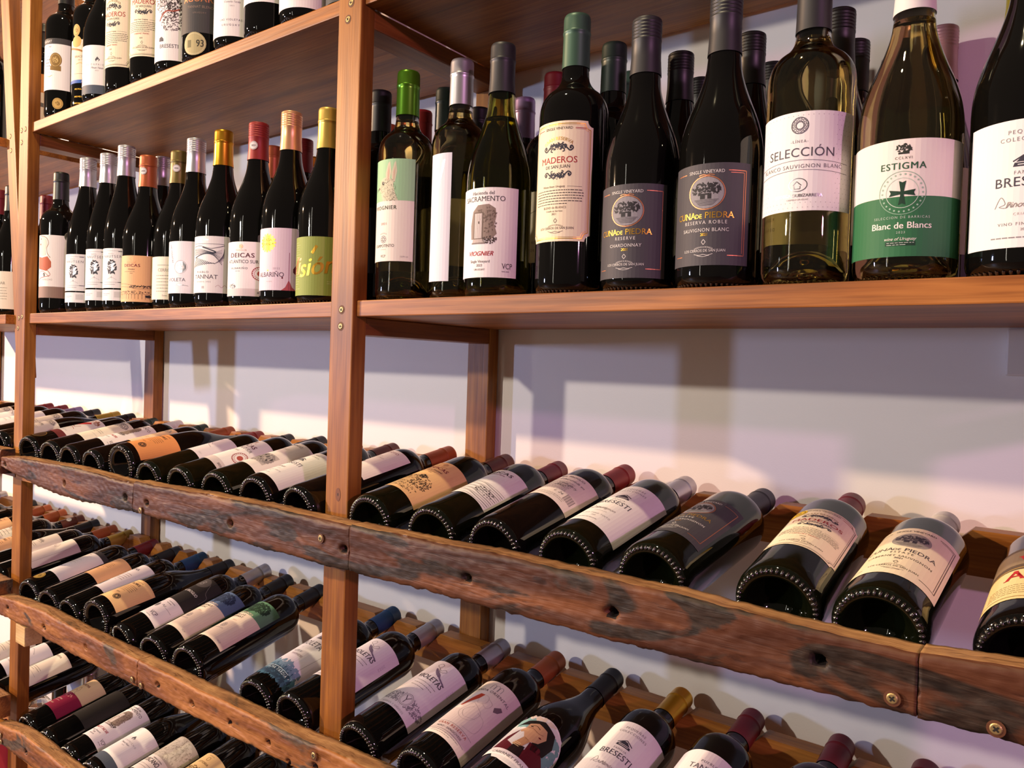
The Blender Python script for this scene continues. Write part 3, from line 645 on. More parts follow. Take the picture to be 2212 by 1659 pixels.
def capricho(P, side='front', medal=False):
    paper(P, 92, 94, 'f1e8e4' if side == 'face' else WHT)
    P.rect(-46, 0, 46, 17, '8f7468' if side == 'face' else '4a5260', 1)
    if side == 'face':
        P.poly([(-22, 92), (-4, 92), (4, 86), (6, 78), (1, 72), (2, 64), (-6, 62), (-22, 66)], 'e7cfc0', 2); P.curve([(-14, 93), (2, 90), (8, 82), (4, 74), (6, 66), (12, 60)], 1.0, '8a6a4a'); P.ell(-14, 80, 2.4, 1.4, 'a8443a', 3); P.ell(-12, 88, 1.6, 1, '55473c', 3, 10)
        P.poly([(-22, 62), (-8, 60), (6, 62), (14, 54), (14, 46), (4, 40), (-22, 44)], 'b85a3a', 2); P.curve([(-22, 44), (-8, 48), (2, 44), (12, 34), (-10, 30), (-22, 26)], .9, 'a8543c'); P.curve([(-22, 36), (-6, 40), (10, 32)], .7, 'a8543c')
        P.scatter(-2, 34.5, 2.2, 3, 20, 1.2, INK, 3); P.text('EL CAPRICHO', 0, 26, 2.6, '9a8f88', 'w', wide=1.5)
    else:
        P.poly([(-4, 66), (0, 72), (5, 66), (2, 62), (3, 67), (-1, 65), (-2, 62)], '55525a'); P.text('EL CAPRICHO', 0, 55, 3.2, '9a9498', '', wide=1.7); P.text('Pinot Noir', 0, 48.5, 3.6, '6a656c', 'i'); P.text('2022', 0, 44, 1.9, GRY, 'w')
        P.poly([(-46, 40), (-42, 34), (-40, 26), (-43, 20), (-46, 22)], 'b8323c'); P.curve([(-46, 60), (-40, 54), (-44, 46), (-38, 40)], .8, 'b06a5a')
        P.text('.', 0, 1, .5, '4a5260')
def dots(P, medal=True, name='TANNAT'):
    paper(P, 84, 99, WHT); P.rect(-42, 88, 42, 99, '3c383a', 1); P.text(name, -8, 91, 4.6, 'd8d2d0', 's'); P.text('Roble 12 Mill', -8, 81, 3.2, '77727a', 'i')
    for j in range(8):
        for i in range(7):
            q = .4 + 1.0 * max(0, 1 - math.hypot(i - 3, j - 4) / 4); P.ell(-20 + i * 4.6 + (j % 2) * 2.3, 76 - j * 6, q, q * 1.25, '77727a' if q < 1 else '55505a', 2, 8)
    if medal: P.ell(14, 57, 12.5, 14, '8a6a35', 4); P.ring(14, 57, 10.4, 11.8, .7, 'd0b070', 5); P.scatter(14, 57, 5, 7, 30, 1.6, 'd0b070', 3, 5); P.poly([(3, 38), (25, 36), (25, 46), (3, 46)], '8a6a35', 4)
    P.curve([(-20, 24), (-14, 28), (-12, 22), (-6, 27), (0, 25), (8, 28)], .8, 'gold' if medal else INK)
def bluecream(P):
    paper(P, 84, 92, 'e3d2ba'); P.rect(-42, 0, 42, 7, '2f5aa8', 3); P.text('RESERVA', 6, 2, 2.4, 'd8d2d0', 'w', lay=4)
    P.poly([(-42, 80), (-10, 72), (20, 62), (42, 58), (42, 54), (20, 58), (-10, 68), (-42, 76)], 'a8713f', 2); P.poly([(-20, 74), (0, 84), (42, 88), (42, 92), (-20, 92)], 'eae0da', 2)
    P.text('BRACERA', -6, 54, 4.2, '8a7a60', 's'); P.text('DE CASA', -2, 48, 2.4, '9a8a70', 'w'); P.curve([(-16, 40), (-6, 43), (2, 40), (14, 45)], .8, 'gold'); P.small(-20, 20, 20, 1, 2, '8a7a60', 4, .8)
    P.ell(-16, 88, 12, 12, 'c9a35c', 4, 26); P.ell(-17, 112, 9.5, 13, 'c9a35c', 4, 26); P.ring(-17, 112, 7.4, 10.5, .9, '8a6a35', 5); P.scatter(-17, 112, 4, 6, 24, 1.4, '8a6a35', 3, 5)
    for v in (-14, -30, -44): P.text('MEDALLA DE ORO', 0, v, 2.9, 'gold', 'b')
    P.line([(16, -4), (16, -48)], .9, 'gold')
def bull(P):
    paper(P, 90, 150, WHT); k = '57494c'; P.scatter(0, 104, 30, 34, 240, 3.0, k, 3, 2, .25); P.scatter(14, 100, 18, 26, 200, 3.0, '3a2f32', 4, 2, .3); P.scatter(10, 62, 24, 14, 150, 2.6, k, 5, 2, .25)
    P.ell(-11, 95, 8, 5, 'cdbfc0', 3); P.ring(-11, 95, 8, 5.5, 1, '3a2f32', 4); P.ell(-14, 97, 1.6, 1.3, '2b2325', 5, 10); P.ell(-8, 97, 1.6, 1.3, '2b2325', 5, 10); P.ring(-11, 90, 4, 5, .8, '8a7a7c', 4); P.curve([(-12, 76), (-4, 82), (8, 82), (18, 86)], 2.4, '9a4a3c', 4); P.curve([(-12, 76), (-16, 70), (-18, 66)], 2, '9a4a3c', 4)
    P.poly([(-19, 32), (-9, 32), (-9, 36), (-13, 40), (-18, 38)], '55525a'); P.text('BRESESTI', 0, 21, 6.0, '55525a', 's')
def aguara(P):
    paper(P, 96, 120, WHT); P.scatter(24, 100, 18, 16, 100, 3, 'b08878', 3, 2, .3); P.poly([(-48, 0), (48, 0), (48, 68)] + [(48 - 6 * i, 68 + 16 * math.sin(PI * i / 16)) for i in range(1, 16)] + [(-48, 68)], '3f3c3e', 3)
    for q in (0, 2): P.curve([(48, 68 + q), (24, 80 + q), (0, 84 + q), (-24, 80 + q), (-48, 68 + q)], .9, 'copper', 4)
    P.text('AGUARÁ', 0, 50, 10, 'copper', 'b', wide=1.1, lay=5); P.text('TANNAT BLEND', 0, 40, 4.0, '8a7468', '', lay=5); P.text('URUGUAY', 0, 31, 2.6, '8a7468', 'w', lay=5)
    P.ell(-8, -18, 20, 19, 'b3a57a', 4); P.ring(-8, -18, 18, 17, .8, 'd3c8a0', 5); P.text('93', 2, -23, 11, '33302a', 'b', sx=.8, lay=6); P.rect(-20, -24, -13, -12, '77704f', 5)
def sketch(P, a='LAS VIOLETAS', b='2021'):
    paper(P, 92, 111, WHT); P.curve([(-18, 74), (-8, 82), (2, 78), (14, 86), (26, 84)], .7, GRY); P.curve([(-16, 72), (-6, 68), (4, 74), (0, 84), (-4, 90)], .6, GRY); P.curve([(-12, 70), (0, 66), (10, 72)], .5, GRY)
    P.text('Cosecha Tardía', 2, 52, 2.8, GRY, 'i'); P.text(b, 2, 46, 2.0, GRY, 'w'); P.text(a, 0, 24, 3.0, '77727a', 'w'); P.text('URUGUAY', 0, 16, 3.0, '77727a', 'w', wide=1.6)
def violeta(P, v=1):
    paper(P, 90, 87, 'ece6ec')
    if v == 1:
        P.text('VIOLETA', -8, 20, 5.6, '66616c', ''); P.ell(0, 44, 8.6, 9.6, 'silver', 2); P.ring(0, 44, 10, 11, .5, LGR); P.scatter(0, 44, 5, 6, 24, 1.6, WHT, 3, 3); P.text('reserva', 0, 13, 2.6, 'silver', 'i'); P.curve([(-10, 13), (0, 14.5), (12, 12.5)], .5, 'silver')
        P.text('LAS VIOLETAS', -18, 66, 3.4, '4a3a62', 'i', rot=-1.4); P.text('COSECHA 2022', 31, 56, 3.2, '8a86a0', '', rot=-1.5)
    elif v == 2:   # pale label with a blue watercolour
        P.scatter(2, 8, 44, 9, 260, 4.2, '3d6078', 3, 1, .6); P.scatter(0, 16, 40, 8, 200, 3.2, '7c9ab0', 4, 1, .6); P.scatter(4, 6, 40, 6, 120, 3.2, '24384e', 5, 2, .5); P.rect(-45, 0, 45, 5, '34506a', 2); P.text('COSECHA TARDIA', 2, 7, 3.2, 'c4d4e0', 'w', lay=4); P.line([(-20, 11.5), (26, 11.5)], .5, 'c4d4e0', 4)
        P.text('VIOLETA', -2, 52, 7.0, '4a4650', 's', wide=1.1); P.text('I', -6, 45, 2.6, GRY, 's'); P.text('LOTE IV', -4, 38, 2.8, '66616c', ''); P.text('MOURVEDRE', 2, 33, 2.6, 'a8949c', '')
        for k in range(7): P.poly([(-8 + k * 4, 64), (-4 + k * 5, 64), (4 + k * 7, 84 - 2 * (k % 3)), (-2 + k * 6, 80)], '5a525c' if k % 2 else '8a828c')
        P.line([(28, 20), (32, 60)], .4, GRY)
    else:          # long draped figure and lace band
        P.text('VIOLETAS', 0, 53, 6.4, '3f3a44', 'b', wide=1.08); P.small(-14, 20, 48, 3, 4.5, GRY, 3, .7)
        P.curve([(-8, 82), (-12, 78), (-6, 75), (-4, 80), (-8, 82)], .5, GRY); P.curve([(-6, 75), (0, 72), (4, 76), (8, 74), (2, 70), (-4, 72)], .6, GRY)
        for k in range(7): P.curve([(-8 + k * 2, 73 - k), (-4 + k * 2.4, 68 - k), (2 + k * 3.4, 64 - .8 * k)], 1.6, '6a5b74' if k % 2 else '8d7f98')
        P.scatter(0, 16, 44, 7.5, 420, 1.7, '8d8792', 4, 1, .35); P.ell(6, 17, 10, 9.4, 'ece6ec', 3); P.ring(6, 17, 9, 8.4, .6, GRY, 4); P.ring(6, 17, 7.4, 6.8, .4, GRY, 4); P.line([(2, 22), (6, 17), (10, 22)], 1, '5a545e', 5); P.line([(6, 17), (6, 12)], 1, '5a545e', 5)
        P.text('BODEGA Y VIÑEDOS', 0, 2.2, 2.2, GRY, 'w'); P.text('2022', 34, 62, 4.0, 'cdc4d0', '', rot=-1.5)
def broglio_back(P):
    paper(P, 84, 75, 'e3d4ce'); k = '4a4446'; P.ell(-14, 67, 2, 2.2, k, 2, 10); P.text('AL BROGLIO', 2, 66, 3.8, k, 's')
    P.text('variedad criada en', 2, 56, 4.2, '5a5456', 'i'); P.small(-30, 14, 50, 9, 3.1, k, 3, .7); P.text('cardi gerly', 8, 43, 4.2, '5a5456', 'i'); P.text('2022', 0, 36, 5.0, k, 'i'); P.text('L. 24.', 10, 19, 4.2, k, 'i'); P.small(-30, 24, 12, 3, 3, k, 6, .6)
    for i in range(13): P.line([(20 + i * 1.05, 14), (20 + i * 1.05, 28)], .3 + .35 * (i * 7 % 3 == 0), k)
def broglio_dark(P):
    paper(P, 86, 122, '2a2625'); P.rect(-43, 0, 43, 50, 'e6dbdc', 1); P.ell(0, 108, 17, 12, '55504e', 2); P.text('B', 0, 102, 11, '8a8482', 'is', lay=3); P.curve([(17, 112), (28, 96), (38, 92), (40, 76)], .6, '77706c')
    P.poly([(-22, 78), (-17, 78), (-18, 92), (-22, 88)], 'd8d0cc'); P.text('AL BROGLIO', 6, 78, 4.8, 'd8d0cc', 'b'); P.small(-26, -6, 66, 4, 4, '77706c', 3, .8)
    P.rect(-22, 40, -10, 44, GRY, 2); P.small(4, 22, 44, 2, 4, '55505a', 5, .9); P.ell(-6, 28, 5.4, 5.4, '5a555a', 2); P.ring(-6, 28, 4, 4, .5, 'b9b2b4', 3); P.curve([(4, 31), (8, 33), (10, 30), (14, 33)], .9, '55505a'); P.line([(14, 30), (34, 30)], .5, GRY); P.small(-36, -18, 16, 3, 4, GRY, 6, .8); P.text('VCP', 14, 8, 6.6, '55505a', 's'); P.small(4, 22, 4, 1, 2, GRY, 8, 1)
def treelabel(P, c='55688c', k='2a3550', t=('CABERNET', 'FRANC')):
    paper(P, 84, 123, 'e8d5c4'); P.rect(-42, 80, 42, 123, c, 1); P.scatter(4, 106, 24, 14, 240, 3.2, k, 3, 2, .4); P.scatter(-4, 92, 5, 10, 60, 2.4, k, 5, 2, .3)
    for kk in range(7): P.curve([(2, 90), (-12 + kk * 5, 102), (-18 + kk * 7, 114)], 1.0, k)
    P.text('CAMPOTINTO', -4, 80.6, 4.0, 'e8d5c4', 'b', lay=4); P.text(t[0], -6, 72, 4.4, '4a443c', 'b', wide=1.1); P.text(t[1], -6, 65.5, 4.4, '4a443c', 'b', wide=1.1); P.text('2021', 2, 55, 2.4, RED, 'w')
    for k2 in range(8): a = k2 * PI / 4; P.ring(-2 + 3.4 * math.cos(a), 38 + 4 * math.sin(a), 2, 2.4, .5, '8a8488', 2, 10)
    P.text('BODEGA', -2, 27, 2.6, GRY, 'w'); P.ring(-20, 14, 3, 3, .6, GRY); P.text('VCP', 26, 5, 2.8, GRY)
def oriental(P):
    paper(P, 92, 123, 'ead9d2'); k = '5a5054'
    for d in (-8, -2, 4): P.curve([(d - 2, 106), (d - 2, 114), (d + 1, 116), (d + 3, 113), (d + 3, 106)], .6, GRY)
    P.text('BANDA ORIENTAL', -2, 99, 4.4, k, '', wide=1.15)
    P.poly([(-24, 62), (-20, 62), (-8, 82), (-6, 92), (-13, 92), (-18, 80)], 'b8442c'); P.poly([(16, 84), (22, 92), (27, 90), (24, 82), (19, 78)], '77646c')
    for pts in ([(-6, 92), (2, 90), (4, 80), (-4, 74), (-8, 82)], [(4, 88), (12, 84), (10, 74), (2, 76)], [(-8, 72), (4, 66), (12, 60), (8, 44), (-4, 40), (-14, 50), (-8, 72)], [(-2, 66), (-10, 54), (-2, 44), (12, 50)], [(8, 60), (22, 56), (24, 36), (6, 30)]): P.curve(pts, .35, 'b5a6a4')
    P.text('GRAN RESERVA', 0, 20, 4.0, 'b3502f', 's', wide=1.2); P.line([(-30, 26), (30, 26)], .4, k); P.text('NERO - SANGIOVESE', 0, 14, 3.0, k, ''); P.line([(-30, 11), (30, 11)], .4, k); P.small(-22, 22, 8, 2, 3, GRY, 3, .8)
def portrait(P):
    P.ell(0, 56, 44, 52, 'ece4e4', 0, 40); P.poly([(-20, 6), (20, 6), (38, 34), (42, 60), (30, 96), (6, 104), (-16, 100), (-36, 84), (-42, 56), (-38, 34)], 'd9d4d6', 1)
    P.scatter(24, 62, 14, 30, 120, 5, '6f9c9a', 3, 2, .6); P.scatter(-20, 88, 12, 10, 60, 5, '86aeb0', 5, 2, .6); P.scatter(-4, 102, 20, 4, 30, 3, 'e0cdbd', 6, 2, .6)
    P.poly([(-30, 78), (-20, 92), (0, 100), (20, 92), (28, 74), (26, 52), (10, 46), (4, 62), (-14, 84), (-26, 80)], '1f1816', 4); P.poly([(-14, 86), (-4, 92), (10, 88), (16, 76), (12, 62), (4, 56), (-6, 58), (-12, 68), (-16, 66), (-18, 70), (-14, 76)], 'c79a78', 5)
    P.curve([(-10, 84), (-4, 86), (2, 83)], .8, '3a2a22', 6); P.ell(-9, 82, 2.2, 1, '2a1c16', 6, 10); P.ell(9, 71, 2, 1.2, '6b2a2a', 6, 10); P.curve([(-12, 78), (-6, 79), (4, 76), (10, 78)], .7, '8a5a44', 6)
    P.poly([(-6, 60), (4, 56), (0, 40), (-12, 40)], 'b98a66', 5)
    P.poly([(-34, 24), (-28, 52), (-18, 70), (-22, 44), (-8, 36), (6, 40), (4, 56), (18, 58), (36, 40), (40, 28), (30, 20), (-20, 18)], '5e1520', 4); P.poly([(-10, 40), (4, 44), (8, 22), (-10, 20)], '241416', 5)
    for v in (40, 43, 46): P.line([(-12, v), (-2, v - 1)], .8, 'e0c79a', 6)
    P.poly([(-44, 22), (-30, 26), (0, 24), (30, 26), (44, 22), (40, 10), (20, 12), (-20, 12), (-40, 10)], 'eee6e6', 6); P.text('CABERNET FRANC', 0, 15.5, 4.2, '4a4446', 's', lay=8)
def redswirl(P):
    paper(P, 84, 84, 'eadfdc'); P.poly([(-6, 40), (6, 52), (12, 62), (4, 66), (-12, 58), (-16, 46)], 'b82a2a'); P.curve([(-20, 24), (-8, 34), (4, 30), (10, 40)], 1.4, 'a84a3c'); P.curve([(-16, 14), (-2, 26), (14, 22)], 1.0, 'a84a3c'); P.curve([(4, 70), (14, 74), (8, 80)], 2.0, '8a5230')
    P.scatter(10, 72, 12, 8, 30, 2.4, '9a5a44', 3); P.text('EL CAPRICHO', 0, 6, 2.4, GRY, 'w'); P.rect(-42, -16, 42, 0, '6a2a2c', 1); P.ell(2, -40, 12, 13, '3a2418', 2); P.ring(2, -40, 12, 13, .8, '8a6a35', 3)
def scriptlabel(P, c='eadfce', txt='Gentil', top='', sk='g'):
    paper(P, 88, 90, c)
    if sk == 'g': P.scatter(6, 78, 22, 8, 160, 2.2, '9a928c', 3, 1, .4)
    if txt: P.text(txt, 0, 50, 7.5, '4a443e', 'i'); P.curve([(-16, 48), (0, 45), (20, 49)], .6, '6a625a')
    P.small(-22, 22, 36, 3, 4, '7a726a', 4, .8); P.line([(-30, 22), (30, 22)], .35, GRY)
    if top: P.text(top, 0, 78, 4.2, '55504a', 's')
def oroble(P, c=PEACH, seal=True, head='RESERVA', name='ROBLE'):
    paper(P, 88, 88, c); k = '5a4030'
    P.text(head, 0, 78, 2.8, k, 'w'); P.text(name, 0, 68, 5.4, '4a3628', 'sb'); P.small(-18, 18, 61, 6, 4.2, k, 3, .8); P.text('2019', 0, 28, 3.0, k); P.text('VINO FINO', -20, 10, 2.0, k)
    if seal: P.ell(12, 18, 7.6, 7.6, '3a2c26', 2); P.ring(12, 18, 6.2, 6.2, .6, c, 3); P.line([(9, 15), (11, 21), (13, 15), (15, 21)], 1.0, c, 3)
def lilac(P, t='SÁLI', k='a29aa8'):
    paper(P, 88, 94, 'e6dae0'); P.text(t, 0, 80, 4.4, '77707a', 'w'); P.curve([(-14, 60), (0, 54), (6, 46), (20, 40)], 1.0, k); P.curve([(-10, 66), (4, 58), (12, 50)], .6, k); P.small(-12, 12, 24, 1, 3, LGR, 3, .8); P.text('2021', 26, 8, 3, LGR)
def mendez(P):
    paper(P, 88, 92, 'eae0da'); P.text('FERNÁNDEZ', 2, 82, 3.8, '66605e', 's'); P.text('TANNAT', 0, 64, 3.0, '8a8280', 'w'); P.rect(-16, 14, 26, 42, 'bdb2ae', 1); P.scatter(5, 28, 22, 14, 260, 2.2, '938a8a', 3, 2, .5); P.scatter(5, 28, 18, 11, 16, 3.2, '4a4446', 7, 3, .5)
def prelude(P):
    paper(P, 88, 92, 'eee2dc'); P.text('PRELUDIO', 2, 80, 5.2, '8a3a44', 'w'); P.text('R', -12, 68, 5, '77707a', 'i'); P.text('BARRELS', 2, 60, 2.8, '8a8280', 'w'); P.text('ESTATE TANNAT', 4, 54, 2.4, '8a8280', 'w'); P.poly([(-44, 0), (4, 0), (6, 10), (2, 20), (4, 34), (-6, 44), (-44, 48)], '4a4a44', 2)
def helena(P):
    paper(P, 88, 100, 'efe6e6'); P.text('Bodega', -4, 88, 3.4, '77707a', 'i'); P.text('HELENA', 2, 78, 6.2, '4a4650', 's'); P.small(-14, 24, 62, 6, 5, '8a7a74', 3, 1.0); P.poly([(-16, 14), (2, 32), (4, 10), (-4, 6)], '1f4658'); P.poly([(-30, 6), (-16, 14), (-4, 6), (-10, 0)], '2f5a6a'); P.small(-4, 10, 46, 2, 4, GRY, 5, .8)
def tucano(P):
    paper(P, 92, 96, 'eae0d8'); P.rect(-46, 40, 46, 96, 'bdb4a6', 1); P.scatter(0, 68, 45, 26, 240, 4.5, 'd0c8ba', 3, 2, .5); P.scatter(0, 68, 45, 26, 90, 3.5, 'a39a8c', 4, 2, .4); P.text('TUSCANO', -2, 23, 8.2, '3a3634', 'b', sx=.75); P.text('TANNAT JOVEN', 6, 33, 2.4, INK); P.small(-20, 24, 16, 2, 5, '8a8280', 3, .8)
def peachart(P):
    paper(P, 88, 90, 'e6c58c'); P.text('BODEGA', 0, 84, 1.8, '8a6a3a', 'w'); P.ring(0, 77, 3.6, 4.4, .7, '8a6a3a'); P.text('ESTORIA', 0, 64, 4.4, '6a4a2a', ''); P.scatter(0, 44, 30, 12, 180, 2.2, '6a5230', 3, 2, .3)
def tannat(P):
    paper(P, 92, 92, 'f0e8ea'); P.text('PUEBLO', 0, 76, 3.0, '77727a', 'sw'); P.text('TANNAT', 0, 66, 6.4, '5c5660', 's'); P.small(-20, 20, 56, 1, 3, GRY, 3, .8); P.rect(-20, 16, 20, 42, 'cfc6ca', 1); P.scatter(0, 28, 18, 11, 120, 2.4, '77727a', 4, 2, .3)
def medieval(P):
    paper(P, 92, 95, 'e7cd96'); P.rect(-46, 52, 46, 95, '5d4a3c', 1); P.rect(-46, 62, -10, 90, '8a745c', 2); P.text('Vinum', 12, 64, 14, 'c02428', 'sb', lay=4); P.text('imé', 8, 34, 13, '2b2320', 's', lay=4); P.text('A', -14, 34, 15, 'b8262a', 'sb', lay=5)
    P.small(-34, 34, 24, 5, 3.4, '8a744c', 3, .7); P.curve([(-44, 52), (0, 56), (44, 52)], 1.0, 'c8a050'); P.curve([(-44, 6), (0, 4), (44, 8)], .8, '8a6a2a')
def tracks(P):
    paper(P, 92, 96, 'e2d6cc'); P.curve([(-30, 60), (-10, 66), (4, 58), (12, 62), (6, 70)], .7, 'a8988c'); P.curve([(-14, 50), (8, 56), (0, 64)], .6, 'a8988c'); P.line([(30, 0), (30, 80)], .5, '8a7a74'); P.text('Casa', -24, 80, 3, 'a8988c', 'i')
def dark_sheet(P):
    paper(P, 92, 96, '25221f'); P.text('Ciprés', -10, 30, 4.2, '55504a', 'i'); P.small(-20, 4, 24, 3, 4, '45403a', 3, .8); P.line([(-30, 10), (-6, 10)], .5, '55504a')
def plain_dark(P):
    paper(P, 90, 95, '3a3d44'); P.text('RESERVA', 4, 10, 3, WHT, 'w'); P.line([(-30, 18), (30, 18)], .5, GRY)
def whiteblank(P, t='RESERVA'):
    paper(P, 90, 90, WHT); P.text(t, 2, 24, 3.2, '77727a', 'w'); P.text('DE FAMILIA', 4, 14, 3.0, '8a8488', 'w'); P.curve([(-20, 60), (0, 66), (20, 58)], .7, GRY)
def orangelabel(P):
    paper(P, 88, 96, 'ead7cc'); P.rect(-44, 58, 44, 96, 'd88a4a', 1); P.poly([(-44, 0), (-10, 0), (14, 30), (44, 26), (44, 34), (8, 40), (-20, 24), (-44, 28)], '6a6468'); P.scatter(0, 50, 20, 10, 40, 2, 'b8866a', 3)
def cerros(P):
    paper(P, 90, 75, 'e9dfcc'); P.small(-20, 20, 60, 1, 2, '6a6458', 3, .8); P.text('CERROMAR', 2, 49, 5.2, '8a8478', 's'); P.small(-22, 26, 42, 6, 5.5, '7a7468', 5, .8); P.text('Tannat', -4, 6, 2.4, '8a8478', 'i')
# ------------------------------------------------------------------ bottles
def smooth_profile(pts, n=5):
    out = []
    for i in range(len(pts) - 1):
        p0 = pts[max(i - 1, 0)]; p1 = pts[i]; p2 = pts[i + 1]; p3 = pts[min(i + 2, len(pts) - 1)]
        for j in range(n):
            t = j / n
            out.append(tuple(0.5 * (2 * p1[q] + (p2[q] - p0[q]) * t + (2 * p0[q] - 5 * p1[q] + 4 * p2[q] - p3[q]) * t * t + (3 * p1[q] - p0[q] - 3 * p2[q] + p3[q]) * t ** 3) for q in (0, 1)))
    out.append(pts[-1]); return out
def shoulder(shape, H, R):
    """(radius, z) from the top of the cylinder to the lip"""
    k = H / 0.30
    if shape == 'bordeaux':
        P = [(R, 0.188 * k), (R * 0.985, 0.197 * k), (R * 0.92, 0.206 * k), (R * 0.79, 0.2135 * k), (R * 0.62, 0.219 * k), (R * 0.49, 0.2245 * k), (0.0158, 0.231 * k), (0.0150, 0.239 * k), (0.0143, H - 0.045)]
    elif shape == 'slim':
        P = [(R, 0.128 * k), (R * 0.985, 0.142 * k), (R * 0.93, 0.158 * k), (R * 0.83, 0.176 * k), (R * 0.70, 0.195 * k), (R * 0.57, 0.213 * k), (R * 0.47, 0.231 * k), (0.0152, 0.247 * k), (0.0143, H - 0.035)]
    else:
        P = [(R, 0.132 * k), (R * 0.985, 0.144 * k), (R * 0.93, 0.158 * k), (R * 0.82, 0.174 * k), (R * 0.67, 0.190 * k), (R * 0.54, 0.205 * k), (R * 0.44, 0.220 * k), (0.0160, 0.234 * k), (0.0144, H - 0.045)]
    return smooth_profile(P, 4) + [(0.0138, H - 0.014), (0.0138, H - 0.001), (0.0128, H - 0.0004), (0.0, H - 0.0004)]
def lathe(prof, n, V, F, mi=None, k=0, flip=False):
    b = len(V)
    for (r, z) in prof:
        if r < 1e-6: V.append((0, 0, z)); continue
        for i in range(n):
            a = 2 * PI * i / n; V.append((r * math.cos(a), r * math.sin(a), z))
    idx = []; c = b
    for (r, z) in prof:
        idx.append(c); c += 1 if r < 1e-6 else n
    for j in range(len(prof) - 1):
        r0, r1 = prof[j][0] >= 1e-6, prof[j + 1][0] >= 1e-6
        for i in range(n):
            i2 = (i + 1) % n
            if r0 and r1: f = (idx[j] + i, idx[j] + i2, idx[j + 1] + i2, idx[j + 1] + i)
            elif r1: f = (idx[j], idx[j + 1] + i2, idx[j + 1] + i)
            elif r0: f = (idx[j] + i, idx[j] + i2, idx[j + 1])
            else: continue
            F.append(tuple(reversed(f)) if flip else f)
            if mi is not None: mi.append(k)
def base_profile(R):
    return [(0.0, 0.026), (0.008, 0.0245), (0.016, 0.019), (0.0225, 0.010), (0.0255, 0.004), (0.0272, 0.0008), (R - 0.0075, 0.0), (R - 0.0045, 0.0008), (R - 0.0022, 0.0026), (R - 0.0008, 0.0055), (R, 0.010), (R, 0.02)]
MC = {}
def body_mesh(shape, H, R, mat, shell):
    key = ('b', shape, round(H, 3), R, mat, shell)
    if key in MC: return MC[key]
    V, F = [], []
    lathe(base_profile(R) + shoulder(shape, H, R), 48, V, F)
    nb = 46; nf = len(F)
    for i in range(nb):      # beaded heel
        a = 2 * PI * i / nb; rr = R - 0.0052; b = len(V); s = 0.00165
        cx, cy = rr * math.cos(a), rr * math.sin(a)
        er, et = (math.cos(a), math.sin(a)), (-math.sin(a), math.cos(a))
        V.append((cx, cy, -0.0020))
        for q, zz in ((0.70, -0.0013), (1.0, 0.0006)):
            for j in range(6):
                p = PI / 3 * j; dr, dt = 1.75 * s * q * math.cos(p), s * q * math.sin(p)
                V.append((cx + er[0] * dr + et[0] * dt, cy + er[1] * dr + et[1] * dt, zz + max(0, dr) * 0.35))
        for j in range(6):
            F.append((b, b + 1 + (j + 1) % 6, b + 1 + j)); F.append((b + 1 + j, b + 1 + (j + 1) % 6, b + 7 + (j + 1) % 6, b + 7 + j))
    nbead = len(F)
    if shell:
        T = 0.0028
        inner = [(0.0, 0.030), (0.009, 0.0285), (0.018, 0.023), (0.0255, 0.012), (0.0285, 0.0055), (R - 0.0065, 0.0045), (R - T - 0.001, 0.007), (R - T, 0.012), (R - T, 0.03)]
        inner += [(max(r - T, 0.0094), z) for r, z in shoulder(shape, H, R)[:-4]] + [(0.0094, H - 0.03), (0.0, H - 0.03)]
        lathe(inner, 48, V, F, flip=True)
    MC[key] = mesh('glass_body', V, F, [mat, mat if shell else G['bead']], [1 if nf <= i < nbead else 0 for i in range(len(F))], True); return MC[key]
def wine_mesh(shape, H, R, mat, fill):
    key = ('w', shape, round(H, 3), R, mat)
    if key in MC: return MC[key]
    T = 0.0027; zt = H - fill
    P = [(0.0, 0.0299), (0.009, 0.0284), (0.018, 0.0229), (0.0256, 0.0119), (0.0286, 0.0054), (R - 0.0064, 0.0044), (R - T - 0.001, 0.0069), (R - T, 0.0119), (R - T, 0.03)]
    sh = [(max(r - T, 0.0095), z) for r, z in shoulder(shape, H, R)[:-4]]
    P += [q for q in sh if q[1] < zt]; r = P[-1][0]; P += [(r, zt), (0.0, zt)]
    V, F = [], []; lathe(P, 48, V, F); MC[key] = mesh('wine', V, F, mat, None, True); return MC[key]
def cap_mesh(kind, shape, H, mat, ln=0.058):
    key = ('c', kind, shape, round(H, 3), mat, ln)
    if key in MC: return MC[key]
    sh = shoulder(shape, H, 0.0375)
    def rad(z):
        for (r0, z0), (r1, z1) in zip(sh, sh[1:]):
            if z0 <= z <= z1: return r0 + (r1 - r0) * (z - z0) / max(z1 - z0, 1e-6)
        return 0.0138
    V, F = [], []
    if kind == 'foil':
        P = [(max(rad(H - ln), 0.0141) + 0.0007, H - ln), (max(rad(H - ln + .004), 0.0141) + 0.0007, H - ln + 0.004), (0.0152, H - 0.045), (0.0149, H - 0.0235), (0.0150, H - 0.0205), (0.0155, H - 0.0197), (0.0156, H - 0.0185), (0.0152, H - 0.0175), (0.0150, H - 0.0168), (0.0149, H - 0.004), (0.0145, H - 0.0014), (0.0136, H + 0.0002), (0.0118, H + 0.0008), (0.0, H + 0.0006)]
    else:
        P = [(max(rad(H - ln), 0.0141) + 0.0009, H - ln), (0.0154, H - 0.040), (0.0153, H - 0.0235), (0.0157, H - 0.0228), (0.0157, H - 0.0212), (0.0151, H - 0.0205)]
        for i in range(5): z = H - 0.0195 + i * 0.0034; P += [(0.0151, z), (0.0156, z + 0.0006), (0.0156, z + 0.0018), (0.0151, z + 0.0024)]
        P += [(0.0154, H - 0.0018), (0.0150, H - 0.0004), (0.0136, H + 0.0006), (0.0, H + 0.0006)]
    lathe(P, 36, V, F)
    MC[key] = mesh('capsule' if kind == 'foil' else 'screw_cap', V, F, mat, None, True); return MC[key]
SCN = 0
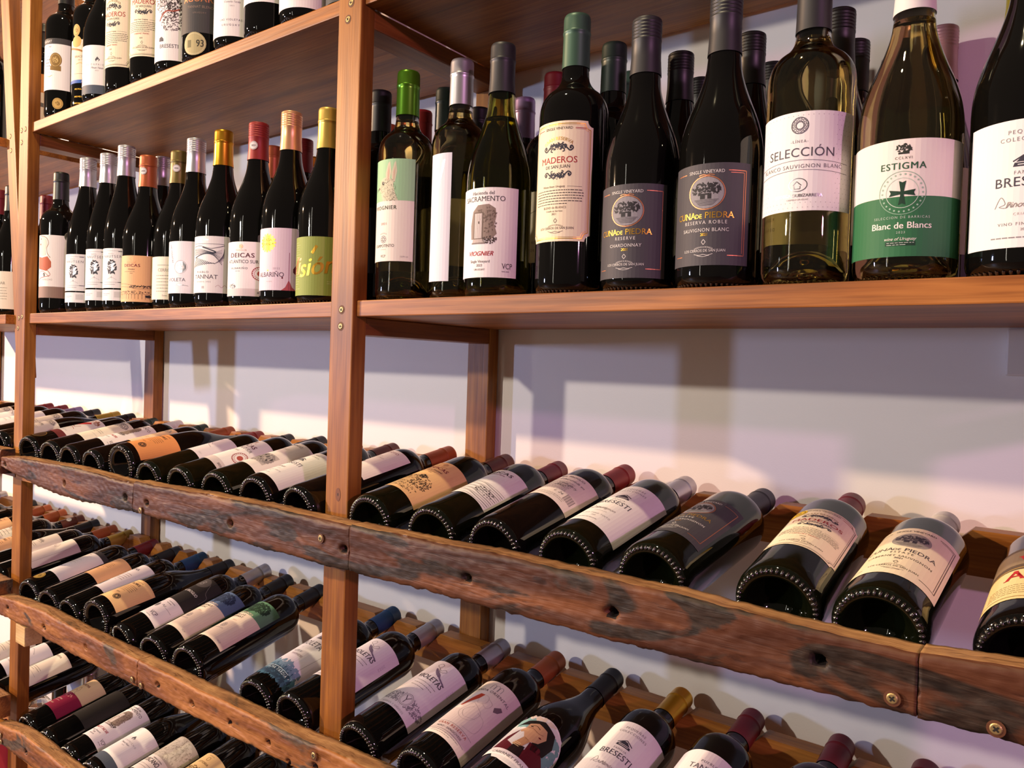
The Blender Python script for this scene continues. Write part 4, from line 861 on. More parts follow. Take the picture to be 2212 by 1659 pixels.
def make_bottle(mat4, H, R, shape, gl, cap, art, z0, z1, label, group, extra=None, name='wine_bottle', su=1.0):
    """art: (function, nominal height in mm, keywords) of the front label between z0 and z1"""
    t = empty(name, (0, 0, 0), label, 'bottle', group); t.matrix_world = mat4
    shell = gl in ('olive', 'clear')
    link('glass_body', body_mesh(shape, H, R, G[gl], shell), t)
    if shell: link('wine', wine_mesh(shape, H, R, WINE['olive' if gl == 'olive' else 'gold'], 0.064 if gl == 'clear' else 0.088), t)
    kind, colr = cap
    link('capsule' if kind == 'foil' else 'screw_cap', cap_mesh(kind, shape, H, capmat(colr)), t)
    if art:
        fn, hn, kw = art
        P = Print(); fn(P, **kw)
        sv = (z1 - z0) * 1000 / hn
        P.t = [([(u * su, v * sv) for u, v in q], k, l) for q, k, l in P.t]
        link('front_label', P.build('front_label', R, z0), t)
    for ex in extra or []:
        nm, rr, zz, rot, fn = ex
        P = Print(); fn(P); o = link(nm, P.build(nm, rr, zz, 3.0), t); o.rotation_euler = (0, 0, math.radians(rot))
    return t
def standing(x, y, z, H, R, rot, *a, **k):
    return make_bottle(Matrix.Translation((x, y, z)) @ Matrix.Rotation(math.radians(rot), 4, 'Z'), H, R, *a, **k)
NECKS = {}
def lying(row, x0, z0, x1, z1, H, R, roll, *a, **k):
    B = Vector((x0, -0.011, z0)); E = Vector((x1, 0.281, z1)); d = (E - B).normalized()
    X = d.cross(Vector((0, 0, 1))).normalized(); U = X.cross(d)
    M = Matrix((X, -U, d)).transposed().to_4x4(); M.translation = B
    q = B + d * ((0.2572 - B.y) / d.y); NECKS.setdefault(row, []).append((q.x, q.z, 0.0160))
    return make_bottle(M @ Matrix.Rotation(math.radians(roll), 4, 'Z'), H, R, *a, **k)
def D(fn, h, **kw): return (fn, h, kw)
def sticker(c, txt, tc='3a3030', r=6.5):
    def f(P):
        P.ell(0, 0, r, r, c, 0); P.ring(0, 0, r - .7, r - .7, .4, tc, 1); P.text(txt, 0, -1.3, 2.6, tc, 'b', lay=2)
    return f
def seal(c, tc):
    def f(P):
        P.ell(0, 0, 10.5, 11.5, c, 0); P.ring(0, 0, 9, 10, .8, tc, 1); P.scatter(0, 0, 4, 5, 24, 1.5, tc, 3, 1)
    return f
ZM, ZT = 0.0469, 0.4534
BO, BU, SL = 'bordeaux', 'burgundy', 'slim'
g = 'bottles standing on the middle shelf, right bay'
def SM(x, y, H, R, rot, *a, **k): return standing(x, y, ZM, H, R, rot, *a, **k)
SM(0.000, 0.080, 0.300, 0.0360, 20, BO, 'black', ('foil', 'dark'), D(dark_sheet, 96), 0.04, 0.13, 'dark bottle with a black-blue capsule half hidden behind the central upright', g)
SM(0.090, 0.045, 0.298, 0.0365, 0, BO, 'clear', ('foil', 'lime'), D(rabbit, 130), 0.047, 0.177, 'clear bottle with a metallic green capsule and a hare on a green and cream label', g)
SM(0.163, 0.068, 0.305, 0.0360, 0, BO, 'clear', ('foil', 'silver'), D(veelabel, 159), 0.021, 0.180, 'clear bottle with a silver capsule and a narrow pale label bearing a silver V', g)
SM(0.248, 0.045, 0.298, 0.0390, 11, BU, 'olive', ('foil', 'grey'), D(hacienda, 103), 0.019, 0.122, 'olive-green glass bottle with a dark grey capsule and an old doorway on its white label', g)
SM(0.352, 0.045, 0.306, 0.0385, 8, BO, 'black', ('foil', 'green'), D(maderos, 128), 0.053, 0.181, 'tall black bottle with a sea-green capsule and gold-edged cream label with scrollwork', g)
SM(0.439, 0.045, 0.281, 0.0390, 6, BU, 'black', ('screw', 'grey'), D(cuna, 94), 0.010, 0.104, 'black screw-cap bottle with a dark grey label reading RESERVE CHARDONNAY', g)
SM(0.525, 0.045, 0.284, 0.0400, 4, BU, 'black', ('screw', 'grey'), D(cuna, 94, kind='RESERVA ROBLE', grape='SAUVIGNON BLANC'), 0.018, 0.113, 'black screw-cap bottle with a dark grey label reading RESERVA ROBLE SAUVIGNON BLANC', g)
SM(0.609, 0.045, 0.286, 0.0380, 5, BO, 'clear', ('foil', 'grey'), D(seleccion, 86), 0.061, 0.147, 'clear bottle of pale gold wine with a dark capsule and white label reading SELECCIÓN', g)
SM(0.692, 0.045, 0.282, 0.0405, 6, BU, 'clear', ('screw', 'white'), D(estigma, 94), 0.016, 0.110, 'clear bottle with a white cap and a half white, half green label with cross', g)
SM(0.777, 0.045, 0.290, 0.0400, 4, BU, 'black', ('foil', 'gold'), D(bresesti, 95), 0.018, 0.113, 'dark bottle with a large white label cut by the right edge of the middle shelf', g)
g = 'second-row bottles on the middle shelf, right bay'
for x, y, H, sh, cap, txt in (
    (-0.100, 0.188, 0.298, BO, ('foil', 'copper'), 'back-row bottle with a copper capsule just right of the central upright'),
    (-0.004, 0.168, 0.298, BO, ('foil', 'red'), 'back-row bottle with a red capsule behind the hare-label bottle'),
    (0.084, 0.125, 0.301, BO, ('foil', 'dkgreen'), 'back-row bottle with a green capsule left of the silver-capsule clear bottle'),
    (0.078, 0.205, 0.298, BO, ('foil', 'black'), 'back-row bottle with a black capsule right of the silver-capsule clear bottle'),
    (0.160, 0.207, 0.298, BO, ('foil', 'lilac'), 'back-row bottle with a lilac metallic capsule behind the olive-green bottle'),
    (0.249, 0.154, 0.298, BO, ('foil', 'wine'), 'back-row bottle with a very dark wine capsule left of the sea-green capsule'),
    (0.354, 0.1235, 0.302, BO, ('foil', 'dkgreen'), 'back-row bottle with a dark green capsule right behind the scrollwork-label bottle'),
    (0.332, 0.204, 0.298, BO, ('foil', 'green'), 'back-row bottle whose thin strip of green capsule shows left of the CHARDONNAY bottle'),
    (0.412, 0.182, 0.298, SL, ('screw', 'black'), 'back-row black screw-cap bottle between the two dark grey labels'),
    (0.398, 0.2705, 0.298, SL, ('screw', 'black'), 'back-row black screw cap peeking lowest left of the SAUVIGNON BLANC bottle'),
    (0.501, 0.176, 0.298, SL, ('screw', 'black'), 'back-row black screw-cap bottle right behind the SAUVIGNON BLANC bottle'),
    (0.492, 0.2705, 0.298, SL, ('screw', 'black'), 'back-row black screw cap low against the left shoulder of the SELECCIÓN bottle'),
    (0.597, 0.170, 0.298, SL, ('screw', 'black'), 'back-row black screw-cap bottle rising right of the dark capsule of the SELECCIÓN bottle'),
    (0.591, 0.257, 0.298, BO, ('screw', 'black'), 'back-row black screw cap, lower one between the SELECCIÓN and green-label bottles'),
    (0.677, 0.2705, 0.298, SL, ('screw', 'pink'), 'back-row bottle with a pink screw cap right of the white-capped clear bottle'),
    (0.762, 0.150, 0.300, SL, ('foil', 'yg'), 'back-row bottle with a yellow-green capsule behind the large white label at far right')):
    SM(x, y, H, 0.0368, 10, sh, 'black', cap, D(whiteblank, 90), 0.05, 0.14, txt, g)
g = 'bottles standing on the middle shelf, left bay'
SM(-0.951, 0.047, 0.298, 0.0375, 22, BO, 'black', ('foil', 'black'), D(capricho, 94, side='face'), 0.030, 0.161, 'black bottle with a red-brown woman drawn on its white label, first from the left upright', g,
   [('neck_sticker', 0.0155, 0.214, 20, sticker('d8c9bc', '91', 'b8683a', 8)), ('medal_sticker', 0.0376, 0.160, 72, sticker('4a4a3a', 'W', 'b9b6a0', 10))])
SM(-0.823, 0.045, 0.310, 0.0362, 28, SL, 'black', ('screw', 'silver'), D(nautsen, 76), 0.040, 0.113, 'slim silver screw-cap bottle, first of three with a grey two-part label', g)
SM(-0.740, 0.047, 0.308, 0.0362, 30, SL, 'black', ('screw', 'silver'), D(nautsen, 76), 0.043, 0.118, 'slim silver screw-cap bottle, middle one of three with a grey two-part label', g)
SM(-0.664, 0.045, 0.312, 0.0362, 28, SL, 'black', ('screw', 'silver'), D(nautsen, 76), 0.040, 0.114, 'slim silver screw-cap bottle, tallest of three with a grey two-part label, beside the peach label', g)
SM(-0.582, 0.045, 0.282, 0.0400, 26, BU, 'black', ('foil', 'copper'), D(deicas, 100, grape='Viñedos'), 0.012, 0.095, 'bottle with an orange-copper capsule and a peach label with an arcade drawing', g, [('neck_sticker', 0.0156, 0.252, 4, sticker('ded6d6', '2020'))])
SM(-0.501, 0.060, 0.282, 0.0400, 38, BU, 'black', ('foil', 'olive'), D(cerros, 75), 0.015, 0.090, 'bottle with an olive-brown capsule and a cream text label, behind the small silver emblem bottle', g, [('neck_sticker', 0.0156, 0.250, 4, sticker('ded6d6', '2020'))])
SM(-0.420, 0.045, 0.288, 0.0390, 28, BU, 'black', ('screw', 'silver'), D(violeta, 87), 0.022, 0.109, 'silver screw-cap bottle with a round silver emblem on its lilac-white label', g, su=1.16)
SM(-0.337, 0.045, 0.289, 0.0405, 24, BU, 'black', ('foil', 'gold'), D(landscape, 92), 0.020, 0.111, 'bottle with a bright gold capsule and a ploughed-field drawing on its label', g, su=1.16)
SM(-0.240, 0.045, 0.285, 0.0405, 24, BU, 'black', ('screw', 'red'), D(atlantico, 100), 0.012, 0.095, 'bottle with a brick-red screw cap and a white label with a round red seal', g, [('neck_sticker', 0.0162, 0.248, 4, sticker('ded6d6', '2023'))])
SM(-0.157, 0.045, 0.288, 0.0405, 20, BU, 'black', ('screw', 'peach'), D(casagrande, 92), 0.018, 0.109, 'bottle with a peach-gold screw cap and a pink label with a gold medallion', g, su=1.16)
SM(-0.070, 0.045, 0.278, 0.0400, 30, BU, 'black', ('foil', 'yellow'), D(vision, 84), 0.008, 0.090, 'bottle with a yellow capsule and a green brush-lettered label beside the central upright', g)
g = 'second-row bottles on the middle shelf, left bay'
for x, y, H, sh, cap, txt in (
    (-0.672, 0.121, 0.310, SL, ('screw', 'silver'), 'back-row silver screw-cap bottle right of the orange-copper capsule'),
    (-0.372, 0.166, 0.298, BO, ('foil', 'copper'), 'back-row bottle with a copper capsule right of the brick-red screw cap'),
    (-0.288, 0.168, 0.298, SL, ('screw', 'wine'), 'back-row bottle with a dark red screw cap right of the peach-gold screw cap'),
    (-0.369, 0.251, 0.298, BO, ('foil', 'gold'), 'back-row bottle with a red-gold capsule, lowest one left of the yellow capsule'),
    (-0.850, 0.190, 0.298, SL, ('screw', 'silver'), 'back-row silver screw cap barely showing between the slim grey-label bottles')):
    SM(x, y, H, 0.0365, 30, sh, 'black', cap, D(whiteblank, 90), 0.05, 0.14, txt, g)
g = 'bottles on the middle shelf of the neighbouring rack'
SM(-1.245, 0.135, 0.298, 0.0368, 20, BO, 'black', ('foil', 'wine'), None, 0, 0, 'bottle with a dark red capsule seen low behind the woman-label bottle', g)
SM(-1.185, 0.200, 0.289, 0.0368, 20, BO, 'black', ('foil', 'black'), None, 0, 0, 'black-capped bottle seen low between the woman-label bottle and the slim bottles', g)
SM(-1.282, 0.045, 0.298, 0.0375, 20, BU, 'black', ('foil', 'wine'), D(scriptlabel, 90), 0.012, 0.095, 'cream-labelled bottle at the very left edge of the middle shelf', g)
SM(-1.205, 0.045, 0.298, 0.0375, 20, BU, 'black', ('foil', 'black'), D(cerros, 75), 0.012, 0.098, 'cream-labelled bottle between the left edge of the photo and the leaning post', g)
g = 'bottles standing on the top shelf'
def ST(x, y, H, R, rot, *a, **k): return standing(x, y, ZT, H, R, rot, *a, **k)
ST(-0.944, 0.047, 0.30, 0.0375, 18, BO, 'black', ('foil', 'black'), D(dots, 99), 0.054, 0.160, 'top-shelf bottle with a dotted white label and a brown medal sticker', g, [('medal_sticker', 0.0376, 0.026, 30, seal('c9a35c', '8a6a35'))])
ST(-0.848, 0.060, 0.30, 0.0375, 40, BO, 'black', ('foil', 'black'), D(bluecream, 92), 0.053, 0.140, 'top-shelf bottle with gold medals and a cream label edged with a blue band', g)
ST(-0.762, 0.047, 0.29, 0.0400, 44, BU, 'black', ('foil', 'black'), D(capricho, 94), 0.011, 0.104, 'top-shelf bottle with a white label and a grey-blue lower band', g)
ST(-0.668, 0.045, 0.306, 0.0385, 18, BO, 'black', ('foil', 'wine'), D(maderos, 128, gold=False), 0.043, 0.185, 'top-shelf bottle with a notched cream scrollwork label, left one of two', g)
ST(-0.574, 0.045, 0.306, 0.0385, 34, BO, 'black', ('foil', 'wine'), D(maderos, 128, gold=False), 0.042, 0.184, 'top-shelf bottle with a notched cream scrollwork label, right one of two', g)
ST(-0.483, 0.045, 0.30, 0.0390, 34, BO, 'black', ('foil', 'black'), D(bull, 150), 0.015, 0.168, 'top-shelf bottle with a sketched bull on its white label', g)
ST(-0.394, 0.045, 0.30, 0.0400, 40, BO, 'black', ('foil', 'black'), D(aguara, 120), 0.041, 0.161, 'top-shelf bottle with a charcoal label, copper lettering and a round 93 sticker', g)
ST(-0.300, 0.045, 0.30, 0.0390, 36, BO, 'black', ('foil', 'black'), D(sketch, 111), 0.014, 0.125, 'top-shelf bottle with a fine line sketch on a white label', g)
ST(-0.216, 0.045, 0.30, 0.0400, 34, BO, 'black', ('foil', 'black'), D(whiteblank, 90), 0.045, 0.140, 'top-shelf bottle with mostly bare black glass below its white label', g)
ST(-0.128, 0.045, 0.30, 0.0390, 30, BO, 'black', ('foil', 'black'), D(whiteblank, 90, t='BODEGA'), 0.015, 0.100, 'top-shelf bottle with a white label cut by the top edge of the photo', g)
ST(-0.048, 0.066, 0.30, 0.0390, 30, BO, 'black', ('foil', 'black'), D(plain_dark, 95), 0.000 + 0.012, 0.100, 'top-shelf bottle with a slate-grey label against the central upright', g)
g = 'bottles on the top shelf of the neighbouring rack'
ST(-1.235, 0.120, 0.298, 0.0368, 20, BO, 'black', ('foil', 'black'), D(orangelabel, 96), 0.060, 0.170, 'bottle with an orange and white label peeking left behind the dotted-label bottle', g)
ST(-1.170, 0.190, 0.298, 0.0368, 20, BO, 'black', ('foil', 'black'), None, 0, 0, 'unlabelled black bottle in the dark gap between the left upright and the dotted-label bottle', g)
ST(-1.345, 0.045, 0.300, 0.0375, 20, BO, 'black', ('foil', 'black'), D(whiteblank, 90), 0.045, 0.110, 'top-shelf bottle sliced by the left edge of the photo', g)

# ---- bottles lying on the upper rough rail
g = 'bottles lying on the upper rail, left bay'
def LA(x0, z0, x1, z1, R, roll, *a, **k): return lying('A', x0, z0, x1, z1, 0.297, R, roll, *a, **k)
LA(-0.941, -0.2490, -0.976, -0.199, 0.0375, 6, BO, 'black', ('foil', 'dkgreen'), D(redswirl, 84), 0.068, 0.156, 'lying bottle with a red swirl label, first from the left upright on the upper rail', g)
LA(-0.837, -0.2500, -0.865, -0.197, 0.0375, 4, BO, 'black', ('foil', 'white'), D(scriptlabel, 90, txt=''), 0.060, 0.166, 'lying bottle with a cream label and grey drawing, second on the upper rail', g)
LA(-0.752, -0.2510, -0.761, -0.199, 0.0375, 0, BO, 'black', ('foil', 'dkgreen'), D(hacienda, 103, red=True), 0.060, 0.168, 'lying bottle with an old doorway on a white label, third on the upper rail', g)
LA(-0.655, -0.2510, -0.658, -0.197, 0.0375, -20, BO, 'black', ('foil', 'copper'), D(scriptlabel, 90, c='e8c4a0'), 0.075, 0.165, 'lying bottle with a copper capsule, tucked behind the orange label', g)
LA(-0.549, -0.2350, -0.557, -0.200, 0.0405, 12, BU, 'black', ('foil', 'red'), D(oroble, 88, c='e79a5e'), 0.018, 0.095, 'lying fat-shouldered bottle with an orange label and black round seal on the upper rail', g)
LA(-0.451, -0.2520, -0.453, -0.197, 0.0375, -6, BO, 'green', ('foil', 'black'), D(lilac, 94), 0.082, 0.158, 'lying bottle with a pale lilac label right after the orange label', g)
LA(-0.350, -0.2500, -0.353, -0.193, 0.0375, 0, BO, 'green', ('foil', 'black'), D(atlantico, 100), 0.052, 0.163, 'lying bottle with a round red seal on its white label, upper rail', g)
LA(-0.247, -0.2470, -0.256, -0.192, 0.0375, 0, BO, 'green', ('foil', 'wine'), D(mendez, 92), 0.055, 0.170, 'lying bottle with a grey stone picture on its cream label, upper rail', g)
LA(-0.145, -0.2430, -0.159, -0.190, 0.0375, -2, BO, 'black', ('foil', 'brown'), D(bresesti, 95, grape='Tannat'), 0.018, 0.130, 'lying bottle with a plain white label, last one left of the central upright, upper rail', g)
LA(-0.0445, -0.2450, -0.024, -0.183, 0.0370, -12, BO, 'black', ('foil', 'copper'), D(prelude, 92), 0.094, 0.184, 'lying bottle passing behind the central upright with a copper capsule', g)
g = 'bottles lying on the upper rail, right bay'
LA(0.099, -0.2400, 0.093, -0.186, 0.0375, 10, BO, 'green', ('foil', 'brown'), D(deicas, 100, art='road', c='e8ba84'), 0.045, 0.156, 'lying bottle with a peach label and dark sketch, first right of the central upright', g)
LA(0.206, -0.2400, 0.192, -0.187, 0.0375, 0, BO, 'green', ('foil', 'wine'), D(deicas_white, 100), 0.062, 0.160, 'lying bottle with black wave lines on a white label, upper rail', g)
LA(0.301, -0.2400, 0.305, -0.180, 0.0375, 8, BO, 'black', ('foil', 'red'), D(broglio_back, 75), 0.092, 0.166, 'lying bottle with a red capsule, handwritten label and barcode', g)
LA(0.398, -0.2370, 0.395, -0.187, 0.0375, 6, BO, 'green', ('foil', 'silver'), D(bresesti, 95, grape='Sauvignon'), 0.034, 0.160, 'lying bottle with a large white label and silver-grey capsule, upper rail', g)
LA(0.494, -0.2360, 0.499, -0.191, 0.0375, -10, BO, 'green', ('foil', 'grey'), D(cuna, 94, kind='RESERVE', grape='CABERNET SAUVIGNON'), 0.040, 0.154, 'lying bottle with a dark grey label on the upper rail', g)
LA(0.614, -0.2360, 0.603, -0.183, 0.0380, 6, BO, 'green', ('foil', 'wine'), D(maderos, 128, gold=False, medal=True), 0.054, 0.158, 'lying bottle with a notched cream label and yellow 90 medal', g)
LA(0.695, -0.2380, 0.699, -0.192, 0.0375, 0, BO, 'green', ('foil', 'white'), D(cuna, 94, kind='ESTATE', grape='CABERNET SAUVIGNON', dark=False), 0.034, 0.156, 'lying bottle with a cream label, oval landscape and pale capsule', g)
LA(0.797, -0.2375, 0.799, -0.190, 0.0375, -6, BO, 'black', ('foil', 'black'), D(medieval, 95), 0.030, 0.150, 'lying bottle with yellow and brown label in red blackletter at the right edge', g)
g = 'bottles lying on the upper rail of the neighbouring rack'
for x0, x1, sh, cap, art, a, b, txt in (
    (-1.089, -1.085, BU, ('foil', 'black'), D(scriptlabel, 90, txt='Cosecha', c='e2d8cc'), 0.045, 0.115, 'lying black bottle with a long sloping shoulder just left of the red-swirl bottle'),
    (-1.172, -1.160, BO, ('foil', 'lightgold'), D(scriptlabel, 90, txt=''), 0.07, 0.16, 'lying bottle with a dull gold capsule, second behind the left upright'),
    (-1.272, -1.270, BO, ('foil', 'black'), D(whiteblank, 90), 0.06, 0.16, 'lying bottle with a small black capsule tip, third behind the left upright'),
    (-1.372, -1.370, BO, ('foil', 'lilac'), D(whiteblank, 90), 0.06, 0.16, 'lying bottle on the far rail, fourth behind the left upright'),
    (-1.465, -1.460, BO, ('foil', 'wine'), D(scriptlabel, 90), 0.06, 0.16, 'lying bottle on the far rail, fifth behind the left upright'),
    (-1.560, -1.552, BO, ('foil', 'wine'), D(whiteblank, 90), 0.06, 0.16, 'lying bottle with a dark red capsule, farthest one on the upper rail')):
    LA(x0, -0.2500, x1, -0.195, 0.0375, 0, sh, 'black', cap, art, a, b, txt, g)

# ---- bottles lying on the second rail
g = 'bottles lying on the second rail, left bay'
def LB(x0, z0, x1, z1, R, roll, *a, **k): return lying('B', x0, z0, x1, z1, 0.299, R, roll, *a, **k)
LB(-0.923, -0.5460, -0.963, -0.489, 0.0375, -4, BO, 'black', ('foil', 'wine'), D(dots, 99, medal=False), 0.050, 0.160, 'lying bottle with a dotted white label, first on the second rail', g, [('medal_sticker', 0.0376, 0.027, 8, seal('9a7c3c', '5f4a20'))])
LB(-0.829, -0.5470, -0.862, -0.490, 0.0375, -4, BO, 'black', ('foil', 'black'), D(oroble, 88, seal=False, name=' '), 0.086, 0.163, 'lying bottle with a peach label, second on the second rail', g)
LB(-0.736, -0.5460, -0.754, -0.485, 0.0375, -14, BO, 'black', ('foil', 'blue'), D(helena, 100), 0.060, 0.165, 'lying bottle with a blue-tipped dark capsule and teal leaf on a white label', g)
LB(-0.630, -0.5280, -0.654, -0.485, 0.0405, 8, BU, 'black', ('foil', 'black'), D(oroble, 88, c='ecc08a'), 0.020, 0.098, 'lying fat-shouldered bottle with a yellow-peach label and round seal, second rail', g)
LB(-0.524, -0.5460, -0.514, -0.466, 0.0375, 2, BO, 'black', ('foil', 'silver'), D(broglio_dark, 122), 0.045, 0.180, 'lying bottle with a silver capsule and a half black, half white label', g)
LB(-0.420, -0.5420, -0.446, -0.476, 0.0375, 0, BO, 'black', ('foil', 'black'), D(treelabel, 123), 0.040, 0.166, 'lying bottle with a blue tree picture above cream paper', g)
LB(-0.316, -0.5340, -0.347, -0.477, 0.0375, 2, BO, 'black', ('foil', 'black'), D(treelabel, 123, c='5f8a6c', k='22382a', t=('MERLOT', 'TANNAT')), 0.040, 0.166, 'lying bottle with a green tree picture above cream paper', g)
LB(-0.132, -0.5370, -0.146, -0.477, 0.0375, 4, BO, 'black', ('foil', 'blue'), D(violeta, 87, v=2), 0.026, 0.165, 'lying bottle with a blue capsule and blue watercolour at the foot of its label', g)
LB(-0.0445, -0.5330, -0.044, -0.477, 0.0370, 12, BO, 'black', ('foil', 'silver'), D(violeta, 87, v=3), 0.055, 0.172, 'lying bottle with a silver capsule crossing behind the central upright', g)
g = 'bottles lying on the second rail, right bay'
LB(0.090, -0.5340, 0.097, -0.476, 0.0375, 14, BO, 'black', ('foil', 'silver'), D(violeta, 87, v=3), 0.055, 0.172, 'lying bottle with a silver capsule and lace band, right of the central upright', g)
LB(0.197, -0.5310, 0.200, -0.470, 0.0375, 14, BO, 'black', ('foil', 'copper'), D(oriental, 123), 0.037, 0.162, 'lying bottle with a brown capsule and a red brushstroke figure on its label', g)
LB(0.297, -0.5300, 0.297, -0.470, 0.0400, 14, BU, 'black', ('foil', 'black'), D(portrait, 108), 0.030, 0.125, 'lying bottle with a painted dark-haired woman in red on its label', g)
LB(0.398, -0.5290, 0.401, -0.468, 0.0375, 14, BO, 'black', ('foil', 'gold'), D(bresesti, 95, grape='Merlot'), 0.050, 0.170, 'lying bottle with a golden capsule and a large white label', g)
LB(0.495, -0.5280, 0.497, -0.468, 0.0375, 14, BO, 'black', ('foil', 'wine'), D(tannat, 92), 0.050, 0.165, 'lying bottle with a dark red capsule and white TANNAT label, low right', g)
LB(0.601, -0.5270, 0.603, -0.467, 0.0375, 14, BO, 'black', ('foil', 'wine'), D(whiteblank, 90), 0.030, 0.130, 'lying bottle with a dark red capsule whose shoulder just enters the bottom edge', g)
LB(0.690, -0.5270, 0.692, -0.467, 0.0375, 14, BO, 'black', ('foil', 'wine'), D(whiteblank, 90), 0.030, 0.130, 'lying bottle whose dark red capsule tip alone shows at the bottom edge of the photo', g)
g = 'bottles lying on the second rail of the neighbouring rack'
for x0, x1, sh, cap, art, a, b, txt in (
    (-1.091, -1.085, BO, ('foil', 'lightgold'), D(tracks, 96), 0.06, 0.165, 'lying bottle with an olive-gold capsule and a big cream label behind the left upright'),
    (-1.180, -1.166, BO, ('foil', 'copper'), D(scriptlabel, 90, txt='del Valle', sk=''), 0.075, 0.165, 'lying bottle with a copper capsule and black script, left of the olive-gold capsule'),
    (-1.270, -1.265, BU, ('foil', 'black'), D(oroble, 88), 0.02, 0.10, 'lying black-capsule bottle between two copper capsules, second rail far left'),
    (-1.356, -1.351, BO, ('foil', 'brown'), D(cerros, 75), 0.06, 0.16, 'lying bottle with a brown capsule and white neck sticker, second rail far left'),
    (-1.462, -1.459, BO, ('foil', 'copper'), D(oroble, 88, seal=False), 0.06, 0.16, 'lying bottle with a copper capsule, second from farthest of those seen right of the upright'),
    (-1.560, -1.555, BO, ('foil', 'copper'), D(scriptlabel, 90), 0.06, 0.16, 'lying bottle with a copper capsule, farthest of those seen right of the left upright'),
    (-1.660, -1.657, BO, ('foil', 'black'), D(scriptlabel, 90), 0.06, 0.16, 'lying cream-label bottle at the left edge, second rail, below the silver-tipped one'),
    (-1.880, -1.872, BO, ('foil', 'silver'), D(whiteblank, 90), 0.06, 0.16, 'lying bottle with a bright silver capsule at the left edge of the photo')):
    LB(x0, -0.5460, x1, -0.486, 0.0375, 0, sh, 'black', cap, art, a, b, txt, g, [('neck_sticker', 0.0158, 0.262, 30, sticker('d8cfca', 'R'))] if 'neck sticker' in txt else None)

# ---- bottles lying on the third rail
g = 'bottles lying on the third rail'
def LC(x0, R, roll, *a, **k): return lying('C', x0, -0.8280, x0 - 0.012, -0.770, 0.297, R, roll, *a, **k)
LC(-0.917, 0.0375, 4, BO, 'black', ('foil', 'wine'), D(estigma, 94, pink=True), 0.045, 0.150, 'lying bottle with a magenta and tan label, first on the third rail', g)
LC(-0.820, 0.0375, 0, BO, 'black', ('foil', 'black'), D(dark_sheet, 96), 0.060, 0.155, 'lying bottle with an almost black label beside the magenta label', g)
LC(-0.724, 0.0375, 6, BO, 'black', ('foil', 'black'), D(hacienda, 103, red=True), 0.040, 0.148, 'lying bottle with a doorway drawing and red lettering on the third rail', g)
LC(-0.628, 0.0400, 10, BU, 'black', ('foil', 'black'), D(capricho, 94), 0.016, 0.112, 'lying bottle with a white label and steel-blue band on the third rail', g, [('medal_sticker', 0.0386, 0.128, 62, sticker('4a4a3a', 'W', 'b9b6a0', 7))])
LC(-0.531, 0.0375, 8, BO, 'black', ('foil', 'black'), D(tucano, 96), 0.040, 0.140, 'lying bottle with a marbled grey-cream label on the third rail', g)
LC(-0.435, 0.0375, 6, BO, 'black', ('foil', 'black'), D(peachart, 90), 0.050, 0.140, 'lying bottle with a yellow-peach label at the bottom edge, third rail', g)
LC(-0.340, 0.0375, 6, BO, 'black', ('foil', 'black'), D(scriptlabel, 90), 0.04, 0.13, 'lying black bottle low behind the second rail, right of the yellow-peach label', g)
LC(-0.244, 0.0375, 6, BO, 'black', ('foil', 'black'), D(scriptlabel, 90), 0.04, 0.13, 'lying black bottle farthest right of those glimpsed under the second rail', g)
g = 'bottles lying on the third rail of the neighbouring rack'
for x, art, txt in ((-1.091, D(scriptlabel, 90, txt='', sk='', top='RESERVA'), 'lying bottle with a blank cream label seen under the second rail beside the left upright'),
                    (-1.190, D(whiteblank, 90), 'lying bottle with a white label at the left edge, third rail'),
                    (-1.290, D(scriptlabel, 90), 'lying dark bottle at the left edge, farthest on the third rail')):
    lying('C2', x, -0.8100, x + 0.004, -0.752, 0.297, 0.0375, 4, BO, 'black', ('foil', 'black'), art, 0.05, 0.15, txt, g)

for row, x0, x1, zt in (('A', -1.0475, 1.10, -0.1905), ('B', -1.0475, 1.10, -0.4765), ('C', -1.0475, 1.10, -0.768)):
    neck_rail(rack, x0, x1, zt, 0.048, [n for n in NECKS[row] if n[0] > -1.03])
for row, x0, x1, zt in (('A', -2.05, -1.0490, -0.1945), ('B', -2.05, -1.0490, -0.4855), ('C2', -2.05, -1.0490, -0.750)):
    neck_rail(rack2, x0, x1, zt, 0.048, [n for n in NECKS[row] if n[0] < -1.03])
def batten(r, x0, x1, za, zb):
    V = [(x, y, z + d) for x, z in ((x0, za), (x1, zb)) for y in (-0.0202, -0.0008) for d in (-0.012, 0)]
    F = [(0, 1, 3, 2), (4, 6, 7, 5), (0, 4, 5, 1), (2, 3, 7, 6), (1, 5, 7, 3), (0, 2, 6, 4)]
    return under(link('bottle_batten', mesh('bottle_batten', V, F, W_NECK)), r)
batten(rack, -0.976, 1.10, -0.2930, -0.2765); batten(rack, -0.976, 1.10, -0.5880, -0.5665); batten(rack, -0.976, 1.10, -0.8690, -0.8690)
batten(rack2, -2.05, -0.9815, -0.2895, -0.2895); batten(rack2, -2.05, -0.9815, -0.5855, -0.5855); batten(rack2, -2.05, -0.9815, -0.8495, -0.8495)
rbox(rack, 'spacer_block', (-0.925, -0.034, -0.6340), (-0.880, -0.0005, -0.5950), W_RAW)

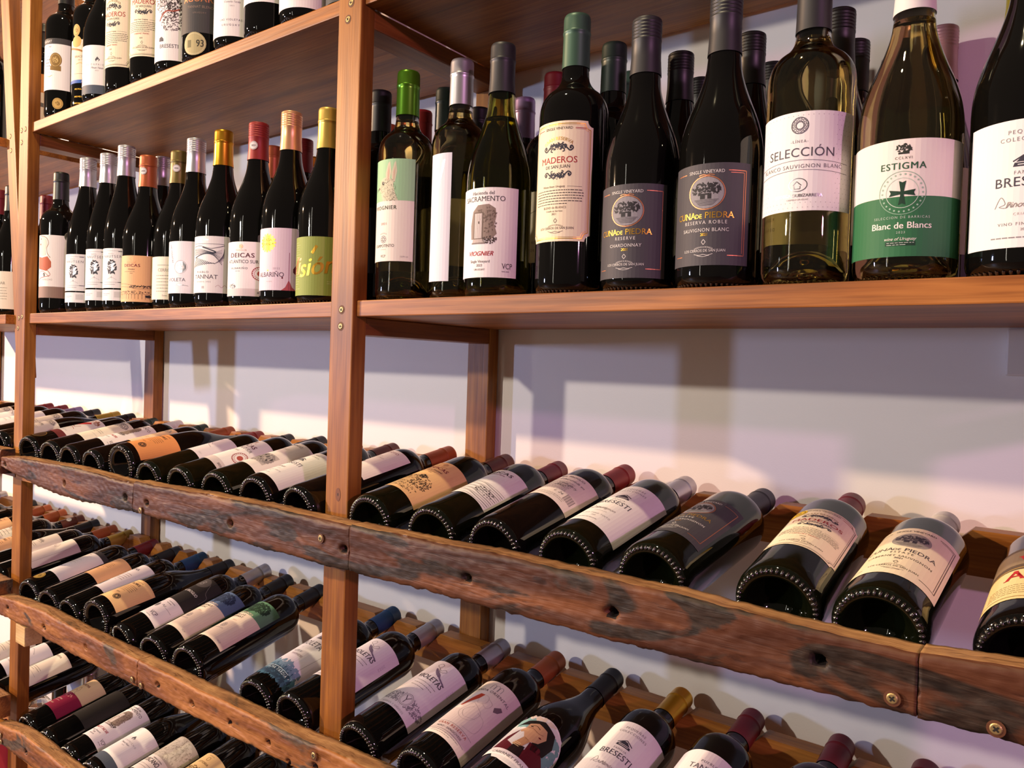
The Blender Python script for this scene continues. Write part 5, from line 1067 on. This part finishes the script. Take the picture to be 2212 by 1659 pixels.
# ------------------------------------------------------------------ odds and ends
br = empty('shelf_bracket', (0.77, WALL_Y, 0.02), 'white wall bracket under the middle shelf at the right edge of the wall', 'bracket')
wm = pmat('white_enamel', 'ded8d4', 0.4)
link('wall_plate', boxmesh('wall_plate', (-0.024, -0.0125, -0.048), (0.05, -0.0005, 0.002), wm, 0.002), br)
link('arm', boxmesh('arm', (-0.006, -0.011, -0.010), (0.03, -0.0006, 0.0025), wm, 0.002), br)
ZL = -1.0903
r_ = box('red_carton', (-1.1200, -0.0185, -1.35), (-1.0510, 0.022, -0.871), pmat('red_card', 'd84a54', 0.6)); 
tag(r_, 'red cardboard box at the bottom left corner beside the upright', 'box')
standing(-1.115, 0.205, ZL, 0.290, 0.036, 0, SL, 'black', ('screw', 'silver'), D(whiteblank, 90), 0.04, 0.13, 'upright bottle with a silver screw cap in the gap under the second rail, far left', 'bottles on the bottom shelf')
standing(-1.310, 0.235, ZL, 0.275, 0.037, 0, BO, 'black', ('foil', 'black'), None, 0, 0, 'dark upright bottle on the bottom shelf left of the pale blue oval', 'bottles on the bottom shelf')
ct = empty('gift_carton', (-1.205, 0.235, ZL), 'white carton with a pale blue oval in the gap under the second rail', 'carton')
link('carton_body', boxmesh('carton_body', (-0.045, -0.03, 0), (0.045, 0.03, 0.27), pmat('white_card', 'd9d4d0', 0.6), 0.002), ct)
nv = 40; ov = [(0.042 * math.cos(2 * PI * i / nv), -0.0306, 0.215 + 0.052 * math.sin(2 * PI * i / nv)) for i in range(nv)] + [(0.042 * math.cos(2 * PI * i / nv), -0.0299, 0.215 + 0.052 * math.sin(2 * PI * i / nv)) for i in range(nv)]
link('oval_label', mesh('oval_label', ov, [tuple(range(nv))] + [(i, nv + i, nv + (i + 1) % nv, (i + 1) % nv) for i in range(nv)], pmat('pale_blue_print', '9fb4d0', 0.45)), ct)
dc = empty('decanter', (-1.400, 0.200, ZL), 'clear cut-glass decanter on the bottom shelf beside the left upright', 'decanter')
V, F = [], []
lathe([(0, 0), (0.034, 0), (0.036, 0.004), (0.036, 0.06), (0.034, 0.10), (0.030, 0.115), (0.014, 0.135), (0.012, 0.17), (0.018, 0.19), (0.016, 0.19), (0.010, 0.17), (0.011, 0.136), (0.027, 0.112), (0.031, 0.10), (0.032, 0.012), (0, 0.010)], 10, V, F)
link('glass_body', mesh('glass_body', V, F, glass('decanter_glass', 'eef0ee', 1.0, 0.02)), dc)
V, F = [], []
lathe([(0, 0.172), (0.0095, 0.172), (0.0095, 0.192), (0.019, 0.200), (0.021, 0.214), (0.014, 0.228), (0, 0.232)], 10, V, F)
link('stopper', mesh('stopper', V, F, glass('decanter_glass', 'eef0ee', 1.0, 0.02)), dc)
for o in list(bpy.data.objects):
    if o.type == 'MESH' and o.name.startswith('lettering'): bpy.data.objects.remove(o)
